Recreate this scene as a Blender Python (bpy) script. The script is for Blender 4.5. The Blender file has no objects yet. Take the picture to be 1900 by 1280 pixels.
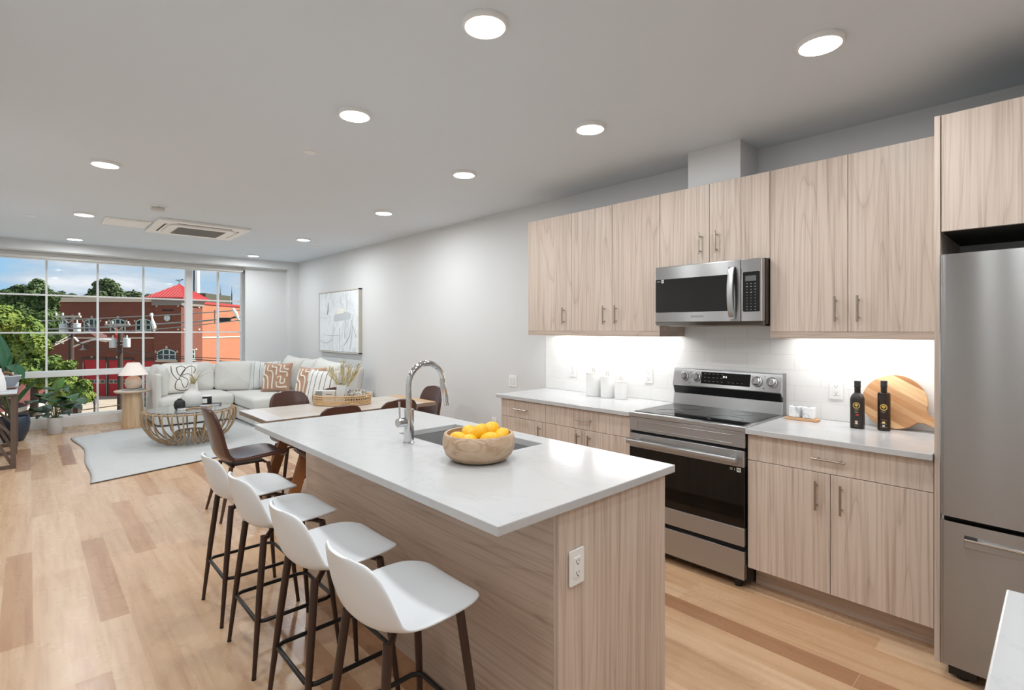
import bpy, math, random
from mathutils import Vector, Matrix, Euler, noise as mnoise
PI = math.pi
sc = bpy.context.scene
COL = sc.collection
random.seed(7)

# ------------------------------------------------------------------ camera
TH = 0.752                      # heading of the camera, to the right of +Y
CAM_H = 1.466
cd = bpy.data.cameras.new('camera')
cam = bpy.data.objects.new('camera', cd)
COL.objects.link(cam)
cd.sensor_width = 36.0
cd.lens = 36.0 * 958.0 / 1900.0
cd.shift_y = -(640.0 - 610.8) / 1900.0
cd.clip_start = 0.05
cd.clip_end = 600
cam.location = (0, 0, CAM_H)
cam.rotation_euler = (PI / 2, 0, -TH)
sc.camera = cam

sc.view_settings.view_transform = 'Standard'
sc.view_settings.look = 'None'
sc.view_settings.exposure = 0.0
sc.view_settings.gamma = 1.0
sc.view_settings.use_curve_mapping = False

# ------------------------------------------------------------------ sky
wd = bpy.data.worlds.new('sky')
sc.world = wd
wd.use_nodes = True
nt = wd.node_tree
nt.nodes.clear()
wo = nt.nodes.new('ShaderNodeOutputWorld')
bg = nt.nodes.new('ShaderNodeBackground')
tc = nt.nodes.new('ShaderNodeTexCoord')
mp = nt.nodes.new('ShaderNodeMapping')
mp.inputs['Scale'].default_value = (2.2, 2.2, 7.5)
mp.inputs['Location'].default_value = (1.7, 0.35, 0.2)
nz = nt.nodes.new('ShaderNodeTexNoise')
nz.inputs['Scale'].default_value = 2.6
nz.inputs['Detail'].default_value = 7
nz.inputs['Roughness'].default_value = 0.55
nz.inputs['Distortion'].default_value = 0.25
rp = nt.nodes.new('ShaderNodeValToRGB')
e = rp.color_ramp.elements
e[0].position = 0.34; e[0].color = (0.30, 0.55, 0.79, 1)
e[1].position = 0.64; e[1].color = (0.80, 0.83, 0.87, 1)
a = e.new(0.42); a.color = (0.40, 0.57, 0.74, 1)
a = e.new(0.51); a.color = (0.52, 0.62, 0.73, 1)
nt.links.new(tc.outputs['Generated'], mp.inputs['Vector'])
nt.links.new(mp.outputs['Vector'], nz.inputs['Vector'])
nt.links.new(nz.outputs['Fac'], rp.inputs['Fac'])
nt.links.new(rp.outputs['Color'], bg.inputs['Color'])
bg.inputs['Strength'].default_value = 1.12
nt.links.new(bg.outputs['Background'], wo.inputs['Surface'])

# ------------------------------------------------------------------ sun (behind the kitchen wall, high; lights the street side-on)
sd = bpy.data.lights.new('sun', 'SUN')
sd.energy = 9.0
sd.angle = 0.01
sd.color = (1.0, 0.94, 0.86)
sun = bpy.data.objects.new('sun', sd)
COL.objects.link(sun)
sun.rotation_euler = Vector((0.80, -0.34, 0.85)).to_track_quat('Z', 'Y').to_euler()
LAMP_W = 7.4                    # watts of each ceiling lamp
STRIP_W = 4.3                   # watts per metre of the strips under the wall cabinets

# ------------------------------------------------------------------ materials
MATS = {}
def lin(c):
    return tuple(((v / 255.0) / 12.92 if v / 255.0 <= 0.04045 else ((v / 255.0 + 0.055) / 1.055) ** 2.4) for v in c[:3]) + (1.0,)

def mat(name, col=(200, 200, 200), rough=0.5, metal=0.0, **kw):
    if name in MATS:
        return MATS[name]
    m = bpy.data.materials.new(name)
    m.use_nodes = True
    b = m.node_tree.nodes['Principled BSDF']
    b.inputs['Base Color'].default_value = lin(col)
    b.inputs['Roughness'].default_value = rough
    b.inputs['Metallic'].default_value = metal
    for k, v in kw.items():
        b.inputs[k.replace('_', ' ')].default_value = v
    MATS[name] = m
    return m

class NT:
    """small helper to wire a node tree"""
    def __init__(s, m):
        s.t = m.node_tree
        s.b = s.t.nodes['Principled BSDF']
    def n(s, typ, **kw):
        nd = s.t.nodes.new(typ)
        for k, v in kw.items():
            if k in nd.inputs.keys():
                nd.inputs[k].default_value = v
            else:
                setattr(nd, k, v)
        return nd
    def l(s, a, b):
        s.t.links.new(a, b)
    def ramp(s, fac, stops):
        r = s.t.nodes.new('ShaderNodeValToRGB')
        el = r.color_ramp.elements
        while len(el) < len(stops):
            el.new(0.5)
        for q, (p, c) in zip(el, stops):
            q.position = p; q.color = lin(c)
        s.l(fac, r.inputs['Fac'])
        return r.outputs['Color']
    def mix(s, fac, a, b, blend='MIX'):
        x = s.t.nodes.new('ShaderNodeMix')
        x.data_type = 'RGBA'; x.blend_type = blend
        for sock, v in ((x.inputs[0], fac), (x.inputs[6], a), (x.inputs[7], b)):
            if hasattr(v, 'is_linked') or hasattr(v, 'links'):
                s.l(v, sock)
            else:
                sock.default_value = v
        return x.outputs[2]
    def math(s, op, a, b=0.0, c=None):
        x = s.t.nodes.new('ShaderNodeMath'); x.operation = op
        for i, v in enumerate((a, b) if c is None else (a, b, c)):
            if hasattr(v, 'links'):
                s.l(v, x.inputs[i])
            else:
                x.inputs[i].default_value = v
        return x.outputs[0]
    def coords(s, scale=(1, 1, 1), rot=(0, 0, 0), loc=(0, 0, 0), kind='Object', jitter=0.0):
        tcn = s.n('ShaderNodeTexCoord')
        mpn = s.n('ShaderNodeMapping')
        mpn.inputs['Scale'].default_value = scale
        mpn.inputs['Rotation'].default_value = rot
        mpn.inputs['Location'].default_value = loc
        v = tcn.outputs[kind]
        if jitter:
            oi = s.n('ShaderNodeObjectInfo')
            vm = s.n('ShaderNodeVectorMath', operation='MULTIPLY_ADD')
            cb = s.n('ShaderNodeCombineXYZ')
            for k in range(3):
                s.l(oi.outputs['Random'], cb.inputs[k])
            s.l(cb.outputs[0], vm.inputs[0])
            vm.inputs[1].default_value = (jitter, jitter * 1.7, jitter * 0.6)
            s.l(v, vm.inputs[2])
            v = vm.outputs[0]
        s.l(v, mpn.inputs['Vector'])
        return mpn.outputs['Vector']
    def noise(s, vec, scale=5, detail=4, rough=0.5, dist=0.0):
        x = s.n('ShaderNodeTexNoise', Scale=scale, Detail=detail, Roughness=rough, Distortion=dist)
        s.l(vec, x.inputs['Vector'])
        return x.outputs['Fac']
    def bump(s, h, strength=0.2, dist=0.01):
        x = s.n('ShaderNodeBump', Strength=strength, Distance=dist)
        s.l(h, x.inputs['Height'])
        s.l(x.outputs['Normal'], s.b.inputs['Normal'])

def wood_laminate(name, axis, light, mid, dark, jitter=7.0, rough=0.42):
    """light laminate with long cathedral grain running along axis (0, 1 or 2)"""
    m = mat(name, light, rough)
    t = NT(m)
    sc1 = [3.2, 3.2, 3.2]; sc1[axis] = 0.20
    sc2 = [75, 75, 75]; sc2[axis] = 1.3
    v = t.coords(tuple(sc1), jitter=jitter)
    n1 = t.noise(v, 1.5, 1.6, 0.45, 0.25)
    rings = t.math('FRACT', t.math('MULTIPLY', n1, 17.0))
    lines = t.ramp(rings, [(0.0, mid), (0.10, light), (0.55, light), (0.86, mid), (0.965, tuple(int(c * 0.90) for c in dark)), (1.0, mid)])
    v2 = t.coords(tuple(sc2), jitter=jitter)
    n2 = t.noise(v2, 1.0, 3.0, 0.6)
    streak = t.ramp(n2, [(0.32, tuple(int(c * 0.95) for c in dark)), (0.52, light), (0.72, tuple(min(255, c + 8) for c in light))])
    sc3 = [9, 9, 9]; sc3[axis] = 0.22
    n3 = t.noise(t.coords(tuple(sc3), jitter=jitter), 1.0, 2.0, 0.5)
    tone = t.ramp(n3, [(0.35, mid), (0.6, light)])
    c = t.mix(0.60, lines, streak)
    c = t.mix(0.30, c, tone)
    t.l(c, t.b.inputs['Base Color'])
    return m

LW = (211, 194, 180); MW = (194, 174, 159); DW = (160, 138, 122)
M_WV = wood_laminate('laminate_vertical_grain', 2, LW, MW, DW)
M_WY = wood_laminate('laminate_level_grain', 1, (198, 180, 165), (184, 164, 148), (154, 133, 117))
M_WX = wood_laminate('laminate_cross_grain', 0, (200, 180, 165), (181, 158, 142), (148, 125, 109))

def m_floor():
    m = mat('oak_plank_floor', (210, 170, 130), 0.36)
    t = NT(m)
    v = t.coords((1, 1, 1), rot=(0, 0, PI / 2), loc=(20.3435, 50.455, 0))
    bk = t.n('ShaderNodeTexBrick', offset=0.37, offset_frequency=3, squash=1.0, squash_frequency=1)
    for k, q in (('Scale', 1.0), ('Mortar Size', 0.0010), ('Mortar Smooth', 0.2), ('Bias', 0.0), ('Brick Width', 1.35), ('Row Height', 0.1225)):
        bk.inputs[k].default_value = q
    bk.inputs['Color1'].default_value = (0, 0, 0, 1)
    bk.inputs['Color2'].default_value = (1, 1, 1, 1)
    bk.inputs['Mortar'].default_value = (0.25, 0.25, 0.25, 1)
    t.l(v, bk.inputs['Vector'])
    plank = t.ramp(bk.outputs['Color'], [(0.0, (220, 186, 152)), (0.30, (209, 172, 136)), (0.55, (222, 189, 155)), (0.76, (202, 161, 123)), (0.90, (184, 140, 104)), (1.0, (166, 121, 87))])
    g = t.noise(t.coords((26, 1.6, 1)), 1.0, 5, 0.6, 0.4)
    grain = t.ramp(g, [(0.3, (196, 158, 126)), (0.55, (255, 255, 255))])
    c = t.mix(0.35, plank, grain, 'MULTIPLY')
    t.l(c, t.b.inputs['Base Color'])
    r = t.noise(t.coords((3, 3, 3)), 2.0, 3, 0.5)
    rr = t.n('ShaderNodeMapRange')
    rr.inputs['To Min'].default_value = 0.22; rr.inputs['To Max'].default_value = 0.34
    t.l(r, rr.inputs['Value']); t.l(rr.outputs[0], t.b.inputs['Roughness'])
    t.bump(t.math('SUBTRACT', 1.0, bk.outputs['Fac']), 0.15, 0.002)
    return m
M_FLOOR = m_floor()

M_WALL = mat('white_wall_paint', (217, 218, 218), 0.6)
M_CEIL = mat('flat_ceiling_paint', (220, 228, 235), 0.75)
M_TRIM = mat('white_trim_paint', (244, 244, 243), 0.4)
M_WHITE = mat('white_plastic', (238, 238, 236), 0.35)

def m_quartz():
    m = mat('white_quartz', (200, 200, 200), 0.17)
    t = NT(m)
    v = t.coords((1.5, 1.1, 1.5))
    n = t.noise(v, 2.2, 6, 0.62, 1.1)
    vein = t.math('ABSOLUTE', t.math('SUBTRACT', n, 0.5))
    c = t.ramp(vein, [(0.0, (187, 188, 188)), (0.010, (191, 191, 191)), (0.03, (193, 193, 193))])
    t.l(c, t.b.inputs['Base Color'])
    return m
M_QUARTZ = m_quartz()

def m_tile():
    m = mat('white_wall_tile', (240, 240, 238), 0.16)
    t = NT(m)
    v = t.coords((1, 1, 1))
    sp = t.n('ShaderNodeSeparateXYZ'); t.l(v, sp.inputs[0])
    cb = t.n('ShaderNodeCombineXYZ')
    t.l(t.math('ADD', sp.outputs[1], 0.022), cb.inputs[0])
    t.l(t.math('SUBTRACT', sp.outputs[2], 0.9135), cb.inputs[1])
    bk = t.n('ShaderNodeTexBrick', offset=0.5)
    for k, q in (('Scale', 1.0), ('Mortar Size', 0.0016), ('Mortar Smooth', 0.3), ('Bias', 0.0), ('Brick Width', 0.298), ('Row Height', 0.0975)):
        bk.inputs[k].default_value = q
    bk.inputs['Color1'].default_value = lin((240, 240, 238))
    bk.inputs['Color2'].default_value = lin((236, 236, 234))
    bk.inputs['Mortar'].default_value = lin((224, 223, 221))
    t.l(cb.outputs[0], bk.inputs['Vector'])
    t.l(bk.outputs['Color'], t.b.inputs['Base Color'])
    t.bump(t.math('SUBTRACT', 1.0, bk.outputs['Fac']), 0.45, 0.003)
    return m
M_TILE = m_tile()

def m_steel(name, col, rough, an=0.75):
    m = mat(name, col, rough, 1.0)
    t = NT(m)
    t.b.inputs['Anisotropic'].default_value = an
    t.b.inputs['Anisotropic Rotation'].default_value = 0.25
    tg = t.n('ShaderNodeTangent', direction_type='RADIAL', axis='Z')
    t.l(tg.outputs[0], t.b.inputs['Tangent'])
    return m
M_STEEL = m_steel('brushed_stainless_steel', (182, 182, 182), 0.30, 0.95)
M_STEEL_D = m_steel('fridge_stainless_steel', (154, 153, 152), 0.26, 1.0)
M_CHROME = mat('polished_chrome', (215, 216, 218), 0.06, 1.0)
M_NICKEL = mat('satin_nickel', (178, 168, 156), 0.28, 1.0)
M_BLACK = mat('black_enamel', (16, 16, 16), 0.35)
M_BGLASS = mat('black_glass', (7, 7, 7), 0.05)
M_NEARBLACK = mat('dark_gap', (10, 10, 10), 0.8)  # near-black fill for gaps, gasket and microwave underside
M_GREY = mat('grey_plastic', (112, 112, 112), 0.4)
M_SHELL = mat('white_moulded_plastic', (228, 230, 232), 0.38)
M_LEG = mat('dark_brown_metal', (56, 36, 28), 0.35)
M_LEGB = mat('black_metal', (26, 25, 25), 0.38, 0.3)
M_LEATHER = mat('brown_leather', (80, 50, 42), 0.26)
M_CUT = mat('lamp_lens', (255, 255, 255), 0.4)
_b = M_CUT.node_tree.nodes['Principled BSDF']
_b.inputs['Emission Color'].default_value = (1, 0.985, 0.96, 1)
_b.inputs['Emission Strength'].default_value = 6.0

def m_glass():
    m = bpy.data.materials.new('clear_window_glass'); m.use_nodes = True
    t = m.node_tree; t.nodes.clear()
    o = t.nodes.new('ShaderNodeOutputMaterial')
    mx = t.nodes.new('ShaderNodeMixShader')
    tr = t.nodes.new('ShaderNodeBsdfTransparent'); tr.inputs[0].default_value = (0.97, 0.98, 0.98, 1)
    gl = t.nodes.new('ShaderNodeBsdfGlossy'); gl.inputs['Roughness'].default_value = 0.01
    fr = t.nodes.new('ShaderNodeFresnel'); fr.inputs[0].default_value = 1.12
    t.links.new(fr.outputs[0], mx.inputs[0]); t.links.new(tr.outputs[0], mx.inputs[1]); t.links.new(gl.outputs[0], mx.inputs[2])
    t.links.new(mx.outputs[0], o.inputs[0])
    return m
M_GLASS = m_glass()

def m_fabric(name, col, scale=180, amt=10, rough=0.9, bump=0.25):
    m = mat(name, col, rough)
    t = NT(m)
    n = t.noise(t.coords((1, 1, 1)), scale, 2, 0.6)
    c = t.ramp(n, [(0.3, tuple(max(0, q - amt) for q in col)), (0.7, tuple(min(255, q + amt // 2) for q in col))])
    t.l(c, t.b.inputs['Base Color'])
    t.b.inputs['Sheen Weight'].default_value = 0.25
    t.bump(n, bump, 0.003)
    return m
M_SOFA = m_fabric('cream_sofa_fabric', (222, 220, 215))
M_CUSH = m_fabric('grey_white_cushion_fabric', (220, 218, 213))
M_RUG = None

# ------------------------------------------------------------------ mesh building
class MB:
    def __init__(s):
        s.v = []; s.f = []
    def add(s, vs, fs):
        o = len(s.v)
        s.v += [tuple(p) for p in vs]
        s.f += [tuple(i + o for i in q) for q in fs]
        return s
    def box(s, x0, x1, y0, y1, z0, z1):
        x0, x1 = sorted((x0, x1)); y0, y1 = sorted((y0, y1)); z0, z1 = sorted((z0, z1))
        return s.add([(x0, y0, z0), (x1, y0, z0), (x1, y1, z0), (x0, y1, z0), (x0, y0, z1), (x1, y0, z1), (x1, y1, z1), (x0, y1, z1)],
                     [(0, 3, 2, 1), (4, 5, 6, 7), (0, 1, 5, 4), (1, 2, 6, 5), (2, 3, 7, 6), (3, 0, 4, 7)])
    def prism(s, poly, z0, z1, axis=2):
        """extrude a 2-D polygon along axis"""
        n = len(poly)
        def P(a, b, c):
            return {2: (a, b, c), 1: (a, c, b), 0: (c, a, b)}[axis]
        vs = [P(a, b, z0) for a, b in poly] + [P(a, b, z1) for a, b in poly]
        fs = [tuple(range(n))[::-1], tuple(range(n, 2 * n))] + [(i, (i + 1) % n, n + (i + 1) % n, n + i) for i in range(n)]
        return s.add(vs, fs)
    def lathe(s, prof, seg=32, c=(0, 0, 0), sx=1.0, sy=1.0):
        """profile of (r, z) turned about z; closed at ends when r == 0"""
        vs = []; fs = []
        for r, z in prof:
            for k in range(seg):
                a = 2 * PI * k / seg
                vs.append((c[0] + r * sx * math.cos(a), c[1] + r * sy * math.sin(a), c[2] + z))
        for i in range(len(prof) - 1):
            for k in range(seg):
                k2 = (k + 1) % seg
                fs.append((i * seg + k, i * seg + k2, (i + 1) * seg + k2, (i + 1) * seg + k))
        if prof[0][0] > 1e-6:
            fs.append(tuple(range(seg))[::-1])
        if prof[-1][0] > 1e-6:
            o = (len(prof) - 1) * seg
            fs.append(tuple(range(o, o + seg)))
        return s.add(vs, fs)
    def tube(s, pts, r, seg=8, closed=False, cap=True, flat=1.0):
        """tube along points; r a number or a list"""
        P = [Vector(p) for p in pts]; n = len(P)
        R = r if isinstance(r, (list, tuple)) else [r] * n
        vs = []; fs = []
        T = []
        for i in range(n):
            if closed:
                t = P[(i + 1) % n] - P[i - 1]
            else:
                t = P[min(i + 1, n - 1)] - P[max(i - 1, 0)]
            T.append(t.normalized() if t.length > 1e-9 else Vector((0, 0, 1)))
        up = Vector((0, 0, 1)) if abs(T[0].z) < 0.95 else Vector((1, 0, 0))
        N = (up - T[0] * up.dot(T[0])).normalized()
        for i in range(n):
            if i:
                N = N - T[i] * N.dot(T[i])
                N = N.normalized() if N.length > 1e-6 else T[i].orthogonal().normalized()
            B = T[i].cross(N)
            for k in range(seg):
                a = 2 * PI * k / seg
                vs.append(P[i] + (N * math.cos(a) * flat + B * math.sin(a)) * R[i])
        m = n if closed else n - 1
        for i in range(m):
            j = (i + 1) % n
            for k in range(seg):
                k2 = (k + 1) % seg
                fs.append((i * seg + k, i * seg + k2, j * seg + k2, j * seg + k))
        if cap and not closed:
            fs.append(tuple(range(seg))[::-1]); fs.append(tuple(range((n - 1) * seg, n * seg)))
        return s.add(vs, fs)
    def cyl(s, a, b, r0, r1=None, seg=16):
        return s.tube([a, b], [r0, r0 if r1 is None else r1], seg)
    def bar(s, a, b, w, h, up=(0, 0, 1)):
        """rectangular bar from a to b"""
        a = Vector(a); b = Vector(b); t = (b - a).normalized()
        u = Vector(up); u = u - t * u.dot(t)
        u = u.normalized() if u.length > 1e-6 else t.orthogonal().normalized()
        q = t.cross(u)
        vs = [p + q * w / 2 * i + u * h / 2 * j for p in (a, b) for i, j in ((-1, -1), (1, -1), (1, 1), (-1, 1))]
        return s.add(vs, [(0, 3, 2, 1), (4, 5, 6, 7), (0, 1, 5, 4), (1, 2, 6, 5), (2, 3, 7, 6), (3, 0, 4, 7)])
    def grid(s, fn, nu, nv, cu=False):
        vs = [fn(i / (nu if cu else nu - 1), j / (nv - 1)) for j in range(nv) for i in range(nu)]
        fs = []
        for j in range(nv - 1):
            for i in range(nu if cu else nu - 1):
                i2 = (i + 1) % nu
                fs.append((j * nu + i, j * nu + i2, (j + 1) * nu + i2, (j + 1) * nu + i))
        return s.add(vs, fs)
    def build(s, name, m, parent=None, world=False, smooth=None, bevel=0.0, seg=2, solid=0.0, sub=0, off=-1.0):
        vs = s.v
        if world and parent is not None:
            o = parent.matrix_world.translation if parent.parent is None else parent.matrix_world.translation
            o = abs_loc(parent)
            vs = [(p[0] - o[0], p[1] - o[1], p[2] - o[2]) for p in vs]
        me = bpy.data.meshes.new(name)
        me.from_pydata([tuple(p) for p in vs], [], s.f)
        me.validate(); me.update()
        if smooth is not None:
            for p in me.polygons:
                p.use_smooth = True
            me.set_sharp_from_angle(angle=math.radians(smooth))
        me.materials.append(m)
        ob = bpy.data.objects.new(name, me)
        COL.objects.link(ob)
        if parent is not None:
            ob.parent = parent
        if solid:
            q = ob.modifiers.new('solid', 'SOLIDIFY'); q.thickness = solid; q.offset = off
        if bevel:
            q = ob.modifiers.new('bevel', 'BEVEL'); q.width = bevel; q.segments = seg; q.limit_method = 'ANGLE'; q.angle_limit = math.radians(40)
            q.harden_normals = False
        if sub:
            q = ob.modifiers.new('sub', 'SUBSURF'); q.levels = sub; q.render_levels = sub
        return ob

def abs_loc(o):
    p = Vector((0, 0, 0))
    while o is not None:
        p += o.location
        o = o.parent
    return p

def tag(o, label=None, cat=None, group=None, kind=None):
    for k, v in (('label', label), ('category', cat), ('group', group), ('kind', kind)):
        if v:
            o[k] = v
    return o

def thing(name, label, cat, loc=(0, 0, 0), rz=0.0, group=None):
    o = bpy.data.objects.new(name, None)
    COL.objects.link(o)
    o.empty_display_size = 0.1
    o.location = loc; o.rotation_euler = (0, 0, rz)
    return tag(o, label, cat, group)

def struct(name, mb, m, **kw):
    o = mb.build(name, m, **kw)
    o['kind'] = 'structure'
    return o

def copy_tree(o, parent=None):
    c = o.copy(); COL.objects.link(c)
    if parent is not None:
        c.parent = parent
    for ch in list(o.children):
        copy_tree(ch, c)
    return c

def clone(o, loc, rz, label, group=None):
    c = copy_tree(o)
    c.location = loc; c.rotation_euler = (0, 0, rz)
    c['label'] = label
    if group:
        c['group'] = group
    return c

def text(name, body, size, m, parent, loc, rot, align='CENTER', extrude=0.0003):
    cu = bpy.data.curves.new(name, 'FONT')
    cu.body = body; cu.size = size; cu.align_x = align; cu.align_y = 'CENTER'; cu.extrude = extrude
    cu.materials.append(m)
    o = bpy.data.objects.new(name, cu); COL.objects.link(o)
    dg = bpy.context.evaluated_depsgraph_get(); dg.update()
    me = bpy.data.meshes.new_from_object(o.evaluated_get(dg))
    bpy.data.objects.remove(o)
    o = bpy.data.objects.new(name, me); COL.objects.link(o)
    o.parent = parent; o.location = loc; o.rotation_euler = rot
    return o

def rounded(w, h, r, n=5):
    """rounded rectangle outline, centred"""
    out = []
    for cx, cy, a0 in ((w / 2 - r, h / 2 - r, 0), (-w / 2 + r, h / 2 - r, 90), (-w / 2 + r, -h / 2 + r, 180), (w / 2 - r, -h / 2 + r, 270)):
        for k in range(n + 1):
            a = math.radians(a0 + 90 * k / n)
            out.append((cx + r * math.cos(a), cy + r * math.sin(a)))
    return out
# ================================================================== the room
XL, XR = -0.505, 3.565
YB, YS, YN, YW = -2.3, 9.473, 9.69, 10.214
ZC = 2.668
T = 0.12
struct('floor', MB().box(XL - T, XR + T, YB - T, 10.45, -0.12, 0), M_FLOOR)
struct('ceiling', MB().box(XL - T, XR + T, YB - T, 10.45, ZC, ZC + 0.15), M_CEIL)
struct('wall_right', MB().box(XR, XR + T, YB - T, 10.45, 0, ZC), M_WALL)
struct('wall_left', MB().box(XL - T, XL, YB - T, 10.45, 0, ZC), M_WALL)
struct('wall_back', MB().box(XL, XR, YB - T, YB, 0, ZC), M_WALL)
# soffit over the window, pier in the corner, the niche wall beside the window and the kerb under it
struct('trim_1', MB().box(XL, XR, YS, 10.45, 2.535, ZC), M_WALL)
struct('trim_2', MB().box(3.404, XR, YS, 10.45, 0, 2.535), M_WALL)
struct('wall_window', MB().prism([(2.735, YN), (3.404, YN), (3.404, 10.45), (2.90, 10.45), (2.90, 10.22), (2.80, 9.95)], 0, 2.535), M_WALL)
struct('trim_3', MB().box(XL, 2.86, YW, 10.45, 0, 0.152), M_TRIM, bevel=0.004)
struct('baseboard_right', MB().box(XR - 0.012, XR, 3.30, YS, 0, 0.09), M_TRIM, bevel=0.003)
# tile behind the worktop
struct('wall_backsplash', MB().box(XR - 0.008, XR, 0.372, 3.335, 0.9145, 1.52), M_TILE)
# boxed duct above the cabinet over the microwave
struct('trim_4', MB().box(3.284, XR, 1.398, 1.752, 2.412, ZC), M_WALL)

# ---- the big window: one frame, its bars and its panes
win = thing('window_1', None, None, (0, 10.27, 0)); win['kind'] = 'structure'
fr = MB()
FY0, FY1 = 10.235, 10.33
for x0, x1 in ((XL, XL + 0.05), (1.951, 2.054), (2.825, 2.895)):
    fr.box(x0, x1, FY0, FY1, 0.15, 2.535)
fr.box(XL, 2.9, FY0, FY1, 2.49, 2.535)
fr.box(XL, 2.9, FY0 - 0.01, FY1, 0.15, 0.178)
fr.box(XL, 2.9, FY0 - 0.025, FY1, 0.758, 0.848)
fr.build('window_frame', M_TRIM, win, world=True, bevel=0.004)
ms = MB()
for x in (-0.405, 0.188, 0.78, 1.363, 2.451):
    ms.box(x - 0.012, x + 0.012, FY0 + 0.01, FY1 - 0.01, 0.15, 2.535)
for z in (1.972, 1.416):
    ms.box(XL, 2.87, FY0 + 0.012, FY1 - 0.012, z - 0.011, z + 0.011)
ms.build('glazing_bars', M_TRIM, win, world=True)
for x0, x1 in ((XL + 0.03, 1.97), (2.04, 2.85)):
    for z0, z1 in ((0.16, 0.78), (0.83, 2.52)):
        MB().box(x0, x1, 10.279, 10.285, z0, z1).build('pane', M_GLASS, win, world=True)
# rolled-up shade housing under the soffit
t = thing('roller_shade', 'white roller shade housing along the top of the large window', 'window shade', (1.1, 9.79, 2.46))
MB().box(XL + 0.01, 2.72, 9.74, 9.85, 2.455, 2.533).build('housing', mat('shade_housing', (214, 212, 208), 0.5), t, world=True, bevel=0.004)
MB().box(XL + 0.02, 2.70, 9.785, 9.80, 2.440, 2.456).build('hem_bar', M_WHITE, t, world=True)

# ---- ceiling lamps
def ceiling_lamp(x, y, label):
    t = thing('ceiling_light', label, 'ceiling light', (x, y, ZC), 0, 'flat round ceiling lights')
    MB().lathe([(0.090, 0), (0.090, -0.012), (0.086, -0.020), (0.079, -0.0205), (0.079, -0.016), (0, -0.016)][::-1], 40).build('rim', M_WHITE, t, smooth=50)
    MB().lathe([(0, -0.0175), (0.078, -0.0175), (0.078, -0.0205), (0.060, -0.0225), (0, -0.0232)], 40).build('lens', M_CUT, t, smooth=50)
    ld = bpy.data.lights.new('lamp_glow', 'AREA')
    ld.shape = 'DISK'; ld.size = 0.155; ld.energy = LAMP_W * (1.0 if y < 4.0 else 2.5 if y < 8.0 else 1.7);      # lamp power raised past the kitchen to make up for weak daylight
    ld.color = (0.94, 0.98, 1.0)
    lo = bpy.data.objects.new('lamp_glow', ld); COL.objects.link(lo)
    lo.parent = t; lo.location = (0, 0, -0.03)
    return t
ceiling_lamp(2.414, 0.696, 'flat round ceiling light nearest the tall refrigerator cabinet')
ceiling_lamp(1.306, 1.551, 'largest flat round ceiling light, above the fruit bowl end of the island')
ceiling_lamp(1.323, 2.696, 'flat round ceiling light above the far end of the island, by the sprinkler cap')
ceiling_lamp(2.432, 1.921, 'flat round ceiling light in front of the boxed duct over the microwave')
ceiling_lamp(2.445, 3.154, 'flat round ceiling light out from the left end of the wall cabinets')
ceiling_lamp(2.652, 4.758, 'flat round ceiling light above the right end of the dining table')
ceiling_lamp(0.401, 4.731, 'flat round ceiling light at the left, first one toward the window past the kitchen')
ceiling_lamp(0.417, 6.950, 'flat round ceiling light left of the smoke alarm and the vent panel')
ceiling_lamp(2.663, 6.905, 'flat round ceiling light right of the air conditioner cassette')
ceiling_lamp(0.442, 8.927, 'flat round ceiling light by the soffit over the large window panes')
ceiling_lamp(2.650, 8.963, 'flat round ceiling light by the soffit near the corner pier')
for x, y in ((1.31, 0.30), (2.42, -0.60), (1.31, -1.10), (0.18, 2.05), (0.18, 0.75), (0.18, -0.60)):      # unseen lamps added to brighten the near side, partly continuing the rows
    ceiling_lamp(x, y, 'unseen flat round ceiling light added to brighten the near side of the room')

# ---- caps and alarms on the ceiling
def cap(x, y, label):
    t = MB().lathe([(0, -0.007), (0.038, -0.007), (0.042, -0.004), (0.042, 0)], 28).build('sprinkler_cap', M_WHITE, smooth=50)
    t.location = (x, y, ZC)
    tag(t, label, 'sprinkler cap', 'sprinkler caps in the ceiling')
cap(1.391, 3.494, 'white sprinkler cap between the two rows of lights, above the island end')
cap(0.013, 7.468, 'white sprinkler cap at the far left of the ceiling')
cap(3.068, 7.449, 'white sprinkler cap close to the painting wall')
t = thing('smoke_alarm', 'white round smoke alarm on the ceiling before the air conditioner', 'smoke alarm', (0.921, 6.06, ZC))
MB().lathe([(0, -0.012), (0.066, -0.012), (0.069, -0.006), (0.069, 0)], 32).build('base', M_WHITE, t, smooth=50)
MB().lathe([(0, -0.048), (0.045, -0.047), (0.058, -0.040), (0.060, -0.022), (0.052, -0.020), (0.052, -0.012)], 32).build('cover', mat('alarm_cover', (206, 206, 204), 0.4), t, smooth=50)

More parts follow.
